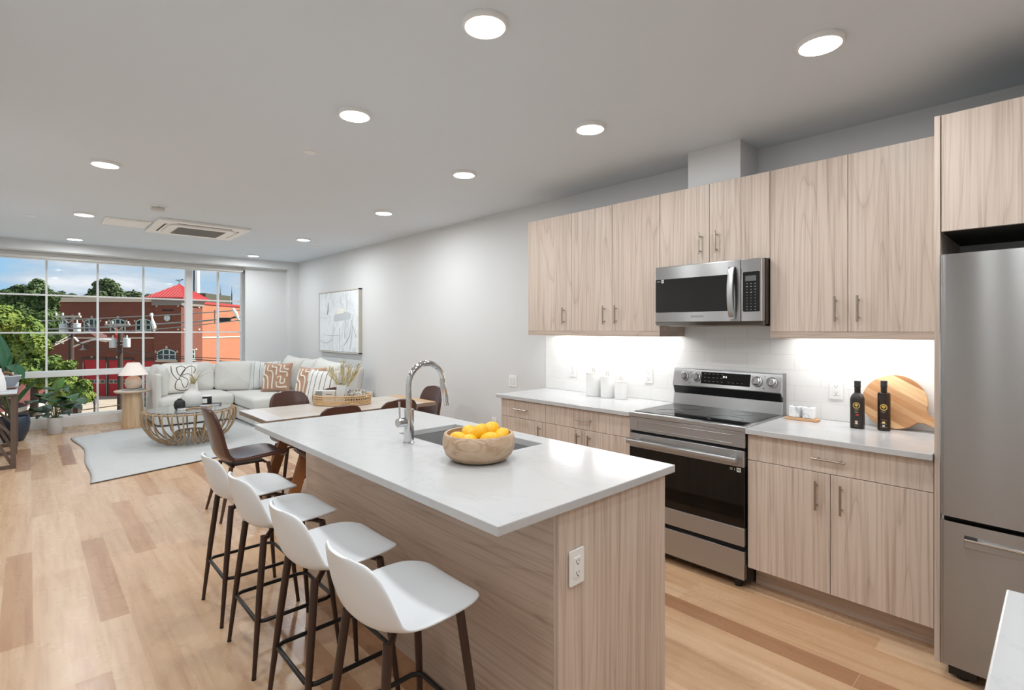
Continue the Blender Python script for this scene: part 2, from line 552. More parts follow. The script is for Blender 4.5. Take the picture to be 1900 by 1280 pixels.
# ---- ceiling cassette
t = thing('air_conditioner', 'white square ceiling cassette air conditioner with grey intake grille', 'air conditioner', (1.48, 7.10, ZC))
MB().prism(rounded(0.93, 0.95, 0.03), -0.028, -0.001).build('panel', M_WHITE, t, bevel=0.004)
iw = MB()
iw.prism(rounded(0.66, 0.66, 0.09, 8), -0.046, -0.027)
iw.build('raised_frame', M_WHITE, t, bevel=0.006, smooth=40)
gr = MB()
for k in range(26):
    gr.box(-0.235, 0.235, -0.225 + k * 0.018 - 0.004, -0.225 + k * 0.018 + 0.004, -0.050, -0.046)
gr.box(-0.245, 0.245, -0.24, 0.24, -0.0475, -0.0455)
gr.build('intake_grille', M_GREY, t)
M_VENT = mat('vent_slot', (38, 38, 38), 0.7)
for a in range(4):
    ca, sa = math.cos(a * PI / 2), math.sin(a * PI / 2)
    q = MB().prism([(x * ca - y * sa, x * sa + y * ca) for x, y in rounded(0.56, 0.030, 0.014)] if True else [], -0.0295, -0.0275)
    q.v = [(x + 0.365 * -sa, y + 0.365 * ca, z) for x, y, z in q.v]
    q.build('outlet_slot', M_VENT, t)
    q = MB().prism([(x * ca - y * sa, x * sa + y * ca) for x, y in rounded(0.53, 0.018, 0.006)], -0.034, -0.029)
    q.v = [(x + 0.356 * -sa, y + 0.356 * ca, z) for x, y, z in q.v]
    q.build('louver', M_WHITE, t)
t = thing('access_panel', 'flat white ceiling access panel beside the air conditioner cassette', 'panel', (0.80, 7.20, ZC))
MB().box(-0.205, 0.205, -0.23, 0.23, -0.010, -0.0005).build('door_leaf', M_WHITE, t, bevel=0.003)
MB().box(-0.175, 0.175, -0.20, 0.20, -0.014, -0.010).build('inner_leaf', M_WHITE, t, bevel=0.002)

# ---- wall plates
def plate(name, label, cat, loc, rz, w, h, kind, group=None):
    """local frame: plate lies in x-z, faces -y"""
    t = thing(name, label, cat, loc, rz, group)
    q = MB().prism(rounded(w, h, 0.006), -0.006, -0.0005, axis=1)
    q.build('cover_plate', M_WHITE, t, bevel=0.0015)
    if kind == 'outlet':
        MB().prism(rounded(0.034, 0.067, 0.003), -0.0085, -0.005, axis=1).build('socket', M_WHITE, t, bevel=0.001)
        s = MB()
        for zz in (0.019, -0.019):
            s.box(-0.0080, -0.0062, -0.0092, -0.008, zz - 0.002, zz + 0.006)
            s.box(0.0058, 0.0076, -0.0092, -0.008, zz - 0.001, zz + 0.006)
            s.box(-0.0022, 0.0022, -0.0092, -0.008, zz - 0.010, zz - 0.0055)
        s.build('socket_slots', M_BLACK, t)
    else:
        n = 2 if kind == 'double' else 1
        for k in range(n):
            cx = (k - (n - 1) / 2) * 0.046
            q = MB().prism(rounded(0.033, 0.066, 0.002), -0.0085, -0.005, axis=1)
            q.v = [(x + cx, y, z) for x, y, z in q.v]
            q.build('rocker', mat('rocker_plastic', (224, 224, 222), 0.35), t, bevel=0.001)
    return t
RZW = PI / 2                    # turned so that local -y faces -x... set below
RW = -PI / 2                    # local -y -> world -x
plate('light_switch', 'double white rocker switch on the bare wall left of the counter', 'light switch', (XR, 3.797, 0.944), RW, 0.118, 0.115, 'double')
plate('wall_outlet', 'white outlet low on the bare wall left of the lower cabinets', 'outlet', (XR, 4.08, 0.485), RW, 0.074, 0.115, 'outlet', 'white outlets')
plate('light_switch', 'single white switch plate on the tile at the left end of the backsplash', 'light switch', (XR - 0.008, 3.002, 1.103), RW, 0.078, 0.118, 'single')
plate('wall_outlet', 'white outlet on the tile between the canisters and the range', 'outlet', (XR - 0.008, 2.228, 1.103), RW, 0.074, 0.118, 'outlet', 'white outlets')
plate('wall_outlet', 'white outlet on the tile left of the dark oil bottles', 'outlet', (XR - 0.008, 0.938, 1.103), RW, 0.074, 0.118, 'outlet', 'white outlets')

# ---- painting on the right wall
t = thing('painting', 'large abstract white and pale grey painting in a slim pale frame', 'painting', (XR, 7.738, 1.585), RW)
def m_paint():
    m = mat('abstract_paint', (226, 232, 234), 0.6)
    q = NT(m)
    n = q.noise(q.coords((2.2, 1, 1.3), loc=(0.3, 0, 0.8)), 2.2, 6, 0.6, 0.9)
    c = q.ramp(n, [(0.30, (205, 211, 214)), (0.43, (228, 233, 235)), (0.55, (240, 243, 245)), (0.66, (214, 220, 222)), (0.74, (234, 234, 228))])
    n2 = q.noise(q.coords((14, 1, 1.6)), 1.5, 5, 0.7, 0.6)
    c2 = q.ramp(n2, [(0.30, (172, 176, 178)), (0.42, (238, 240, 241))])
    q.l(q.mix(0.35, c, c2, 'MULTIPLY'), q.b.inputs['Base Color'])
    return m
MB().box(-0.690, 0.690, -0.046, -0.004, -0.462, 0.462).build('canvas', m_paint(), t)
f = MB()
for x0, x1, z0, z1 in ((-0.715, -0.694, -0.483, 0.483), (0.694, 0.715, -0.483, 0.483), (-0.715, 0.715, 0.466, 0.483), (-0.715, 0.715, -0.483, -0.466)):
    f.box(x0, x1, -0.052, -0.001, z0, z1)
f.build('picture_frame', mat('pale_frame', (196, 190, 180), 0.4), t)
st = MB()
def stroke(pts, r):
    st.tube([(x, -0.0465, z) for x, z in pts], r, 6, flat=1.0)
# local x runs from the window side (-) to the kitchen side (+)
stroke([(-0.40, 0.12), (-0.37, 0.20), (-0.34, 0.30), (-0.33, 0.20), (-0.385, 0.115)], 0.006)
stroke([(0.30, 0.36), (0.31, 0.26), (0.30, 0.18)], 0.004)
stroke([(0.26, 0.02), (0.25, -0.12), (0.23, -0.26)], 0.005)
stroke([(0.47, 0.02), (0.44, -0.14), (0.36, -0.26), (0.22, -0.36)], 0.005)
stroke([(0.52, 0.10), (0.48, -0.20), (0.42, -0.42)], 0.0035)
stroke([(0.50, -0.06), (0.57, -0.16), (0.62, -0.24)], 0.006)
stroke([(0.06, -0.10), (0.065, -0.30), (0.06, -0.44)], 0.004)
stroke([(-0.52, -0.20), (-0.36, -0.22), (-0.12, -0.22), (0.05, -0.21)], 0.0025)
stroke([(-0.66, -0.30), (-0.55, -0.335), (-0.40, -0.34), (-0.26, -0.30), (-0.20, -0.28)], 0.0035)
stroke([(-0.66, 0.06), (-0.55, 0.07), (-0.40, 0.06)], 0.002)
st.build('dark_strokes', mat('charcoal_strokes', (172, 173, 175), 0.7), t)
MB().prism([(-0.14, 0.0), (0.42, 0.03), (0.46, 0.11), (0.30, 0.15), (-0.05, 0.13), (-0.15, 0.08)], -0.0470, -0.0462, axis=1).build('grey_patch', mat('grey_paint_patch', (198, 203, 207), 0.6), t)
MB().prism([(-0.06, 0.115), (0.20, 0.13), (0.22, 0.19), (0.02, 0.20)], -0.0476, -0.0468, axis=1).build('cream_patch', mat('cream_paint_patch', (243, 240, 228), 0.6), t)
# ================================================================== kitchen along the right wall
XU, XC = 3.2155, 2.942           # front planes of wall cabinets and base cabinets
CT = 0.914
G = 0.0015                       # half gap between doors

def pull(parent, p0, p1, out=(-1, 0, 0)):
    """bar pull between two world points lying on the door face"""
    a = Vector(p0); b = Vector(p1); o = Vector(out) * 0.032
    d = (b - a).normalized()
    q = MB()
    q.cyl(a + o, b + o, 0.0058, seg=12)
    L = (b - a).length
    for k in (0.16, 0.84):
        q.cyl(a + d * L * k, a + d * L * k + o, 0.0045, seg=8)
    return q.build('handle', M_NICKEL, parent, world=True, smooth=40)

def leaf(name, t, y0, y1, z0, z1, xf, m=None, handle=None):
    d = MB().box(xf, xf + 0.019, y0 + G, y1 - G, z0 + G, z1 - G).build(name, m or M_WV, t, world=True, bevel=0.0012, seg=1)
    if handle:
        pull(d, handle[0], handle[1])
    return d

def wall_cabinet(label, y0, y1, z0, z1, doors, rail=None, hz=None, group='wall cabinets over the worktop'):
    t = thing('wall_cabinet', label, 'cabinet', (3.39, (y0 + y1) / 2, z0), 0, group)
    MB().box(XU + 0.021, XR - 0.009, y0 + 0.0005, y1 - 0.0005, z0, z1).build('carcass', M_WV, t, world=True)
    for ya, yb, hy in doors:
        leaf('door', t, ya, yb, z0, z1, XU, handle=((XU, hy, hz[0]), (XU, hy, hz[1])) if hy is not None else None)
    if rail:
        q = MB().box(XU, XU + 0.019, y0 + 0.0005, y1 - 0.0005, rail, z0 + 0.0008)
        q.box(XU + 0.019, XR - 0.009, y0 + 0.0005, y0 + 0.018, rail, z0)
        q.box(XU + 0.019, XR - 0.009, y1 - 0.018, y1 - 0.0005, rail, z0)
        q.build('light_rail', M_WY, t, world=True)
        ym, w = (y0 + y1) / 2, (y1 - y0) - 0.12
        MB().box(3.430, 3.460, ym - w / 2, ym + w / 2, z0 - 0.014, z0 - 0.0005).build('light_strip', M_CUT, t, world=True)
        ld = bpy.data.lights.new('strip_glow', 'AREA'); ld.shape = 'RECTANGLE'; ld.size = 0.03; ld.size_y = w
        ld.energy = STRIP_W * w; ld.color = (0.97, 0.985, 1.0)
        lo = bpy.data.objects.new('strip_glow', ld); COL.objects.link(lo); lo.parent = t
        lo.location = Vector((3.445, ym, z0 - 0.016)) - abs_loc(t)
    return t

HZ_LOW, ZT = (1.505, 1.645), 2.408
wall_cabinet('single-door pale wood wall cabinet at the left end of the row', 2.733, 3.229, 1.451, ZT, [(2.733, 3.229, 2.806)], 1.414, HZ_LOW)
wall_cabinet('two-door pale wood wall cabinet left of the microwave', 1.928, 2.733, 1.451, ZT, [(2.331, 2.733, 2.398), (1.928, 2.331, 2.290)], 1.414, HZ_LOW)
wall_cabinet('short two-door pale wood wall cabinet above the microwave', 1.194, 1.928, 1.888, ZT, [(1.568, 1.928, 1.627), (1.194, 1.568, 1.517)], None, (1.954, 2.096))
wall_cabinet('two-door pale wood wall cabinet between microwave and refrigerator cabinet', 0.396, 1.194, 1.451, ZT, [(0.794, 1.194, 0.849), (0.396, 0.794, 0.744)], 1.414, HZ_LOW)

# refrigerator cabinet: side panels and the deep cupboard over the refrigerator
t = thing('refrigerator_cabinet', 'tall pale wood side panel with deep cupboard above the refrigerator', 'cabinet', (3.2, -0.1, 0))
XF = 2.93
MB().box(XF, XR - 0.001, 0.372, 0.393, 0, ZT).build('side_panel', M_WV, t, world=True, bevel=0.001, seg=1)
MB().box(XF, XR - 0.001, -0.600, -0.579, 0, ZT).build('side_panel', M_WV, t, world=True, bevel=0.001, seg=1)
MB().box(XF + 0.021, XR - 0.001, -0.578, 0.371, 1.900, ZT).build('carcass', mat('dark_cavity_board', (70, 66, 63), 0.7), t, world=True)
for ya, yb in ((-0.103, 0.370), (-0.577, -0.103)):
    leaf('door', t, ya, yb, 1.893, ZT, XF)

# base cabinets
def base_cabinet(label, y0, y1, drawer, doors, dh, hz, z0=0.131, zd=0.736, z1=0.884):
    t = thing('base_cabinet', label, 'cabinet', (3.25, (y0 + y1) / 2, 0), 0, 'base cabinets under the wall worktop')
    MB().box(XC + 0.021, XR - 0.009, y0 + 0.0005, y1 - 0.0005, z0, z1 - 0.001).build('carcass', M_WV, t, world=True)
    ym = (y0 + y1) / 2
    leaf('drawer', t, y0, y1, zd, z1 - 0.004, XC, handle=((XC, dh - 0.075, 0.809), (XC, dh + 0.075, 0.809)))
    for ya, yb, hy in doors:
        leaf('door', t, ya, yb, z0, zd, XC, handle=((XC, hy, hz[0]), (XC, hy, hz[1])))
    MB().box(3.06, 3.078, y0 + 0.0005, y1 - 0.0005, 0.001, z0).build('toe_kick', M_WY, t, world=True)
    return t
base_cabinet('narrow base cabinet at the far left end of the wall worktop', 2.763, 3.282, 1, [(2.763, 3.282, 2.815)], 3.02, (0.575, 0.705))
base_cabinet('wide two-door base cabinet left of the range, partly behind the island', 1.984, 2.763, 1, [(2.374, 2.763, 2.425), (1.984, 2.374, 2.323)], 2.37, (0.565, 0.705))
base_cabinet('two-door base cabinet between the range and the refrigerator', 0.395, 1.212, 1, [(0.803, 1.212, 0.862), (0.395, 0.803, 0.752)], 0.805, (0.548, 0.695))

def worktop(label, x0, x1, y0, y1, loc, name='worktop'):
    t = MB().box(x0 - loc[0], x1 - loc[0], y0 - loc[1], y1 - loc[1], 0.8842 - loc[2], CT - loc[2]).build(name, M_QUARTZ, bevel=0.003)
    t.location = loc
    return tag(t, label, 'worktop', 'white quartz worktops')
worktop('white quartz worktop left of the range, under the canisters', 2.920, XR - 0.009, 1.978, 3.325, (3.24, 2.65, 0.8842))
worktop('white quartz worktop right of the range, under the dark oil bottles', 2.910, XR - 0.009, 0.395, 1.2135, (3.24, 0.80, 0.8842))
# near counter: only its corner enters the picture
t = thing('counter', 'white topped counter whose corner shows at the bottom right, before the refrigerator', 'counter', (1.06, -0.30, 0))
MB().box(0.60, 1.520, -0.70, 0.084, 0.8842, CT).build('top', M_QUARTZ, t, world=True, bevel=0.004)
MB().box(0.64, 1.480, -0.68, 0.050, 0.0, 0.884).build('body', M_WV, t, world=True)

# ------------------------------------------------------------------ island
IX0, IX1, IY0, IY1 = 0.9565, 1.921, 1.081, 3.211
SX0, SX1, SY0, SY1 = 1.435, 1.812, 1.72, 2.424
isl = thing('kitchen_island', 'pale wood kitchen island body under the white quartz top', 'kitchen island', (1.56, 2.13, 0))
MB().box(1.236, 1.885, 1.106, 1.126, 0.001, 0.884).build('end_panel', M_WV, isl, world=True, bevel=0.001, seg=1)
MB().box(1.236, 1.885, 3.145, 3.165, 0.001, 0.884).build('end_panel', M_WV, isl, world=True, bevel=0.001, seg=1)
MB().box(1.237, 1.256, 1.1265, 3.1445, 0.001, 0.884).build('back_panel', M_WY, isl, world=True)
MB().box(1.2345, 1.262, 1.1035, 1.106, 0.001, 0.884).build('corner_strip', M_WV, isl, world=True)
c = MB()
c.box(1.256, 1.842, 1.1265, 3.1445, 0.10, 0.64)
c.box(1.256, SX0 - 0.03, 1.1265, 3.1445, 0.64, 0.884)
c.box(SX1 + 0.02, 1.842, 1.1265, 3.1445, 0.64, 0.884)
c.box(SX0 - 0.03, SX1 + 0.02, 1.1265, SY0 - 0.03, 0.64, 0.884)
c.box(SX0 - 0.03, SX1 + 0.02, SY1 + 0.03, 3.1445, 0.64, 0.884)
c.build('carcass', M_WV, isl, world=True)
MB().box(1.256, 1.79, 1.1265, 3.1445, 0.001, 0.10).build('toe_kick', M_WY, isl, world=True)
for k in range(4):
    ya = 1.127 + k * 0.5044
    d = MB().box(1.844, 1.863, ya + G, ya + 0.5044 - G, 0.12, 0.878).build('door', M_WV, isl, world=True, bevel=0.0012, seg=1)
    pull(d, (1.863, ya + (0.45 if k % 2 == 0 else 0.055), 0.60), (1.863, ya + (0.45 if k % 2 == 0 else 0.055), 0.74), (1, 0, 0))

def slab_hole(x0, x1, y0, y1, z0, z1, hx0, hx1, hy0, hy1):
    q = MB()
    o = [(x0, y0), (x1, y0), (x1, y1), (x0, y1)]; h = [(hx0, hy0), (hx1, hy0), (hx1, hy1), (hx0, hy1)]
    vs = [(x, y, z) for z in (z0, z1) for ring in (o, h) for x, y in ring]
    fs = []
    for i in range(4):
        j = (i + 1) % 4
        fs += [(8 + i, 8 + j, 12 + j, 12 + i), (0 + j, 0 + i, 4 + i, 4 + j), (i, j, 8 + j, 8 + i), (4 + j, 4 + i, 12 + i, 12 + j)]
    return q.add(vs, fs)
q = slab_hole(IX0 - 1.44, IX1 - 1.44, IY0 - 2.15, IY1 - 2.15, 0.0, 0.0298, SX0 - 1.44, SX1 - 1.44, SY0 - 2.15, SY1 - 2.15)
t = q.build('island_worktop', M_QUARTZ, bevel=0.003)
t.location = (1.44, 2.15, 0.8842)
tag(t, 'large white quartz island top with a sink cut-out, holding the fruit bowl', 'worktop', 'white quartz worktops')

t = thing('kitchen_sink', 'undermount stainless steel sink set into the island top', 'sink', ((SX0 + SX1) / 2, (SY0 + SY1) / 2, 0.655))
b = MB(); w = 0.004
b.box(SX0 - w, SX1 + w, SY0 - w, SY1 + w, 0.655, 0.660)
b.box(SX0 - w, SX0 + 0.0, SY0 - w, SY1 + w, 0.660, 0.8835); b.box(SX1, SX1 + w, SY0 - w, SY1 + w, 0.660, 0.8835)
b.box(SX0, SX1, SY0 - w, SY0, 0.660, 0.8835); b.box(SX0, SX1, SY1, SY1 + w, 0.660, 0.8835)
b.build('basin', mat('sink_satin_steel', (178, 178, 178), 0.42, 0.65), t, world=True)
MB().lathe([(0, 0.002), (0.03, 0.002), (0.042, 0.005), (0.045, 0.0)], 24, c=(1.62, 2.07, 0.660)).build('drain', M_CHROME, t, world=True, smooth=40)

# tap
t = thing('kitchen_faucet', 'tall polished chrome gooseneck faucet on the island', 'faucet', (1.345, 2.17, CT))
MB().lathe([(0, 0), (0.029, 0), (0.029, 0.006), (0.0245, 0.010), (0.0245, 0.165), (0.0, 0.165)], 28).build('body', M_CHROME, t, smooth=40)
pts = [(0, 0, 0.14), (0, 0, 0.20), (0, 0, 0.265)]
R = 0.100
for k in range(0, 17):
    a = PI - PI * 1.02 * k / 16
    pts.append((R + R * math.cos(a), 0, 0.283 + R * math.sin(a)))
MB().tube(pts, 0.0145, 16).build('spout', M_CHROME, t, smooth=40)
ex, ez = pts[-1][0], pts[-1][2]
h = MB()
h.tube([(ex, 0, ez + 0.005), (ex + 0.003, 0, ez - 0.012), (ex + 0.012, 0, ez - 0.06), (ex + 0.021, 0, ez - 0.115)], [0.0155, 0.0165, 0.018, 0.0185], 16)
h.build('spray_head', M_CHROME, t, smooth=40)
k = MB()
k.cyl((-0.02, 0, 0.105), (-0.064, -0.004, 0.105), 0.0215, seg=20)
k.build('valve', M_CHROME, t, smooth=40)
MB().tube([(-0.05, 0, 0.12), (-0.052, 0.0, 0.17), (-0.053, 0, 0.205)], [0.0045, 0.0045, 0.0055], 10).build('lever', M_CHROME, t, smooth=40)

# outlet in the island end panel: faces -y
plate('wall_outlet', 'white outlet in the near end panel of the island', 'outlet', (1.321, 1.1033, 0.682), 0, 0.074, 0.117, 'outlet', 'white outlets')

# fruit bowl
def m_bowl():
    m = mat('turned_light_wood', (205, 172, 136), 0.45)
    q = NT(m)
    n = q.noise(q.coords((6, 6, 16), loc=(0.2, 0.4, 0)), 1.1, 3, 0.5, 1.4)
    c = q.ramp(q.math('FRACT', q.math('MULTIPLY', n, 3.2)), [(0.0, (202, 176, 150)), (0.5, (190, 162, 134)), (0.85, (168, 138, 110)), (1.0, (196, 168, 142))])
    q.l(c, q.b.inputs['Base Color'])
    return m
BX, BY = 1.397, 1.700
t = thing('fruit_bowl', 'round light wooden bowl full of lemons on the island', 'bowl', (BX, BY, CT + 0.0008))
MB().lathe([(0, 0), (0.098, 0), (0.120, 0.008), (0.142, 0.030), (0.153, 0.062), (0.153, 0.088), (0.147, 0.112), (0.142, 0.115), (0.135, 0.113), (0.139, 0.085), (0.136, 0.055), (0.120, 0.030), (0.085, 0.018), (0, 0.016)], 64).build('bowl_body', m_bowl(), t, smooth=60)
M_LEMON = mat('lemon_skin', (243, 184, 24), 0.38)
_q = NT(M_LEMON); _q.bump(_q.noise(_q.coords((1, 1, 1)), 160, 2, 0.5), 0.25, 0.001)
def lemon_mb(L=0.043, R=0.034):
    pr = []
    for k in range(19):
        a = PI * k / 18
        z = -L * math.cos(a); r = R * math.sin(a) ** 0.86
        if k in (16, 17):
            r *= 1.12
            z *= 1.05
        if k == 18: z = L * 1.16
        if k == 0: z = -L * 1.02
        pr.append((max(r, 0), z))
    return MB().lathe(pr, 24)
lem0 = lemon_mb().build('lemon', M_LEMON, smooth=70)
MB().lathe([(0, -0.0465), (0.004, -0.0462), (0.006, -0.0445), (0.0065, -0.0425)], 10).build('stem_scar', mat('lemon_stem', (128, 112, 44), 0.7), lem0, smooth=60)
lemons = [  # dx, dy, dz, tilt x, tilt y, turn, which
    (-0.034, -0.080, 0.076, 1.5, 0.2, 2.2, 'lemon at the front rim of the bowl, stem end showing'),
    (0.050, -0.066, 0.082, 1.4, 0.1, 0.9, 'long lemon lying at the front right rim of the bowl'),
    (-0.088, -0.016, 0.074, 1.5, 0.3, 0.3, 'lemon at the left rim of the bowl'),
    (0.096, 0.020, 0.080, 1.2, 0.2, 1.9, 'lemon at the far right rim of the bowl'),
    (-0.045, 0.050, 0.088, 1.3, -0.4, 2.8, 'lemon at the back left of the bowl, behind the big one'),
    (0.045, 0.052, 0.100, 1.0, 0.5, 1.2, 'topmost lemon at the back of the heap'),
    (0.002, -0.020, 0.100, 0.55, 0.25, 0.4, 'big lemon standing on end in the middle of the heap'),
    (0.015, 0.090, 0.066, 1.4, 0.2, 1.0, 'lemon at the very back of the bowl, mostly hidden')]
for i, (dx, dy, dz, rx, ry, rz, lab) in enumerate(lemons):
    # dx runs to the right in the picture, dy away from the camera
    c_, s_ = math.cos(TH), math.sin(TH)
    o = lem0 if i == 0 else copy_tree(lem0)
    o.location = (BX + dx * c_ + dy * s_, BY - dx * s_ + dy * c_, CT + dz + 0.012)
    o.rotation_euler = (rx, ry, rz)
    tag(o, 'yellow ' + lab, 'lemon', 'lemons in the wooden bowl')

# ------------------------------------------------------------------ range
RY0, RY1, RXF = 1.2150, 1.9760, 2.905
t = thing('electric_range', 'stainless steel electric range with black glass oven door', 'range', (3.2, (RY0 + RY1) / 2, 0))
MB().box(2.955, 3.545, RY0 + 0.002, RY1 - 0.002, 0.035, 0.905).build('body', M_BLACK, t, world=True)
MB().box(2.912, 3.500, RY0, RY1, 0.890, 0.921).build('cooktop_frame', M_STEEL, t, world=True, bevel=0.006, seg=3)
MB().box(2.945, 3.470, RY0 + 0.022, RY1 - 0.022, 0.9205, 0.9245).build('cooktop_glass', mat('cooktop_glass_black', (22, 22, 23), 0.06), t, world=True, bevel=0.001)
ringb = MB()
for cx, cy, r in ((3.09, 1.41, 0.105), (3.09, 1.78, 0.085), (3.34, 1.41, 0.075), (3.34, 1.78, 0.100)):
    ringb.tube([(cx + r * math.cos(2 * PI * k / 48), cy + r * math.sin(2 * PI * k / 48), 0.9246) for k in range(48)], 0.0008, 5, closed=True)
ringb.build('burner_rings', mat('burner_ring_print', (34, 34, 35), 0.2), t, world=True)
# front apron with a recessed field
MB().box(2.918, 2.955, RY0 + 0.002, RY1 - 0.002, 0.800, 0.889).build('apron', M_STEEL, t, world=True, bevel=0.003)
ap = MB()
for z0, z1, y0, y1 in ((0.862, 0.867, RY0 + 0.07, RY1 - 0.06), (0.815, 0.820, RY0 + 0.07, RY1 - 0.06), (0.815, 0.867, RY0 + 0.07, RY0 + 0.075), (0.815, 0.867, RY1 - 0.065, RY1 - 0.06)):
    ap.box(2.9155, 2.919, y0, y1, z0, z1)
ap.build('apron_moulding', M_STEEL, t, world=True, bevel=0.0015)
MB().box(2.935, 2.955, RY0 + 0.01, RY1 - 0.01, 0.784, 0.800).build('door_gap', M_NEARBLACK, t, world=True)
dr = MB().box(2.912, 2.950, RY0 + 0.004, RY1 - 0.004, 0.692, 0.784).build('oven_door', M_STEEL, t, world=True, bevel=0.003)
MB().box(2.916, 2.950, RY0 + 0.004, RY1 - 0.004, 0.352, 0.691).build('door_glass', M_BGLASS, dr, world=True, bevel=0.002)
MB().box(2.912, 2.950, RY0 + 0.004, RY1 - 0.004, 0.249, 0.351).build('lower_band', M_STEEL, dr, world=True, bevel=0.002)
hd = MB().prism(rounded(0.034, 0.030, 0.010), RY0 + 0.025, RY1 - 0.018, axis=1)
hd.v = [(x + 2.868, y, z + 0.737) for x, y, z in hd.v]
hd.box(2.880, 2.913, RY0 + 0.05, RY0 + 0.08, 0.727, 0.747); hd.box(2.880, 2.913, RY1 - 0.08, RY1 - 0.05, 0.727, 0.747)
hd.build('oven_handle', M_STEEL, dr, world=True, smooth=40)
st = MB().box(2.9148, 2.917, RY0 + 0.024, RY0 + 0.046, 0.662, 0.686)
st.build('white_sticker', M_WHITE, dr, world=True)
s2 = MB().box(2.9144, 2.915, RY0 + 0.029, RY0 + 0.041, 0.668, 0.671).box(2.9144, 2.915, RY0 + 0.029, RY0 + 0.032, 0.668, 0.681).box(2.9144, 2.915, RY0 + 0.036, RY0 + 0.041, 0.675, 0.681)
s2.build('sticker_print', M_BLACK, dr, world=True)
s3 = MB()
for k, (a_, b_) in enumerate(((0.056, 0.060), (0.070, 0.078), (0.081, 0.086))):
    s3.box(2.9152, 2.917, RY0 + a_, RY0 + b_, 0.668, 0.682)
s3.build('door_print', mat('pale_print', (150, 150, 150), 0.5), dr, world=True)
MB().box(2.930, 2.955, RY0 + 0.006, RY1 - 0.006, 0.222, 0.249).build('drawer_gap', M_NEARBLACK, t, world=True)
MB().box(2.914, 2.952, RY0 + 0.004, RY1 - 0.004, 0.062, 0.221).build('storage_drawer', M_STEEL, t, world=True, bevel=0.002)
for y in (RY0 + 0.06, RY1 - 0.06):
    for x in (2.975, 3.50):
        MB().cyl((x, y, 0.0005), (x, y, 0.040), 0.022, seg=14).build('foot', M_BLACK, t, world=True, smooth=40)
# back guard: control head over a dark slot over a steel riser
bgp = [(3.462, 1.062), (3.492, 1.180), (3.535, 1.180), (3.535, 1.030), (3.500, 1.030)]
MB().prism(bgp, RY0 + 0.004, RY1 - 0.004, axis=1).build('control_head', M_STEEL, t, world=True, bevel=0.003)
MB().prism([(3.485, 1.004), (3.466, 1.0615), (3.535, 1.0615), (3.535, 1.004)], RY0 + 0.010, RY1 - 0.010, axis=1).build('vent_slot', M_BLACK, t, world=True)
MB().prism([(3.475, 0.9215), (3.489, 1.003), (3.535, 1.003), (3.535, 0.9215)], RY0 + 0.004, RY1 - 0.004, axis=1).build('riser', M_STEEL, t, world=True, bevel=0.002)
MB().box(3.500, 3.552, RY0 + 0.0035, RY0 + 0.012, 0.905, 1.182).build('end_cap', M_GREY, t, world=True)
# slanted face of the control head: direction along the slope
sl = Vector((0.030, 0, 0.118)).normalized(); nn = Vector((-sl.z, 0, sl.x))
def face_pt(y, s_, o=0.0):
    p = Vector((3.462, y, 1.062)) + sl * s_ + nn * o
    return p
def face_box(q, y0, y1, s0, s1, o0, o1):
    vs = [face_pt(y, s_, o) for o in (o0, o1) for y, s_ in ((y0, s0), (y1, s0), (y1, s1), (y0, s1))]
    return q.add(vs, [(0, 1, 2, 3), (7, 6, 5, 4), (0, 4, 5, 1), (1, 5, 6, 2), (2, 6, 7, 3), (3, 7, 4, 0)])
disp = face_box(MB(), 1.415, 1.755, 0.024, 0.106, 0.0004, 0.002).build('display_panel', M_BGLASS, t, world=True)
pr_ = MB()
random.seed(3)
for r_ in range(3):
    for k in range(5):
        yy = 1.735 - k * 0.030 - (0.0 if r_ < 2 else 0.004)
        face_box(pr_, yy - random.uniform(0.012, 0.018), yy, 0.092 - r_ * 0.026, 0.0955 - r_ * 0.026, 0.0021, 0.0024)
for k in range(4):
    face_box(pr_, 1.46 + k * 0.03, 1.472 + k * 0.03, 0.040, 0.043, 0.0021, 0.0024)
pr_.build('panel_print', mat('dim_print', (120, 120, 122), 0.5), disp, world=True)
ang = math.atan2(0.030, 0.118)
M_DIGIT = mat('lit_digit', (255, 255, 255), 0.5)
M_DIGIT.node_tree.nodes['Principled BSDF'].inputs['Emission Color'].default_value = (1, 1, 1, 1)
M_DIGIT.node_tree.nodes['Principled BSDF'].inputs['Emission Strength'].default_value = 1.5
p = face_pt(1.585, 0.078, 0.0026) - abs_loc(t)
text('clock_digits', '0 6', 0.021, M_DIGIT, disp, p, (PI / 2 - ang, 0, -PI / 2))
for i, y in enumerate((1.884, 1.793, 1.373, 1.279)):
    a = face_pt(y, 0.064, 0.001)
    kb = MB().tube([a, a + nn * 0.008, a + nn * 0.010, a + nn * 0.026, a + nn * 0.030], [0.034, 0.034, 0.027, 0.0255, 0.022], 28)
    kk = kb.build('knob', M_STEEL, t, world=True, smooth=35)
    gr_ = MB().bar(a + nn * 0.034 - sl * 0.022 + Vector((0, 0.004, 0)), a + nn * 0.034 + sl * 0.022 - Vector((0, 0.004, 0)), 0.010, 0.014, up=nn)
    gr_.build('knob_grip', M_CHROME, kk, world=True, bevel=0.002)
dots = MB()
for y, s_ in ((1.838, 0.098), (1.752 + 0.006, 0.098), (1.405, 0.098), (1.325, 0.103), (1.325, 0.022), (1.838, 0.020)):
    face_box(dots, y - 0.003, y + 0.003, s_ - 0.003, s_ + 0.003, 0.0004, 0.0012)
dots.build('panel_marks', M_BLACK, t, world=True)

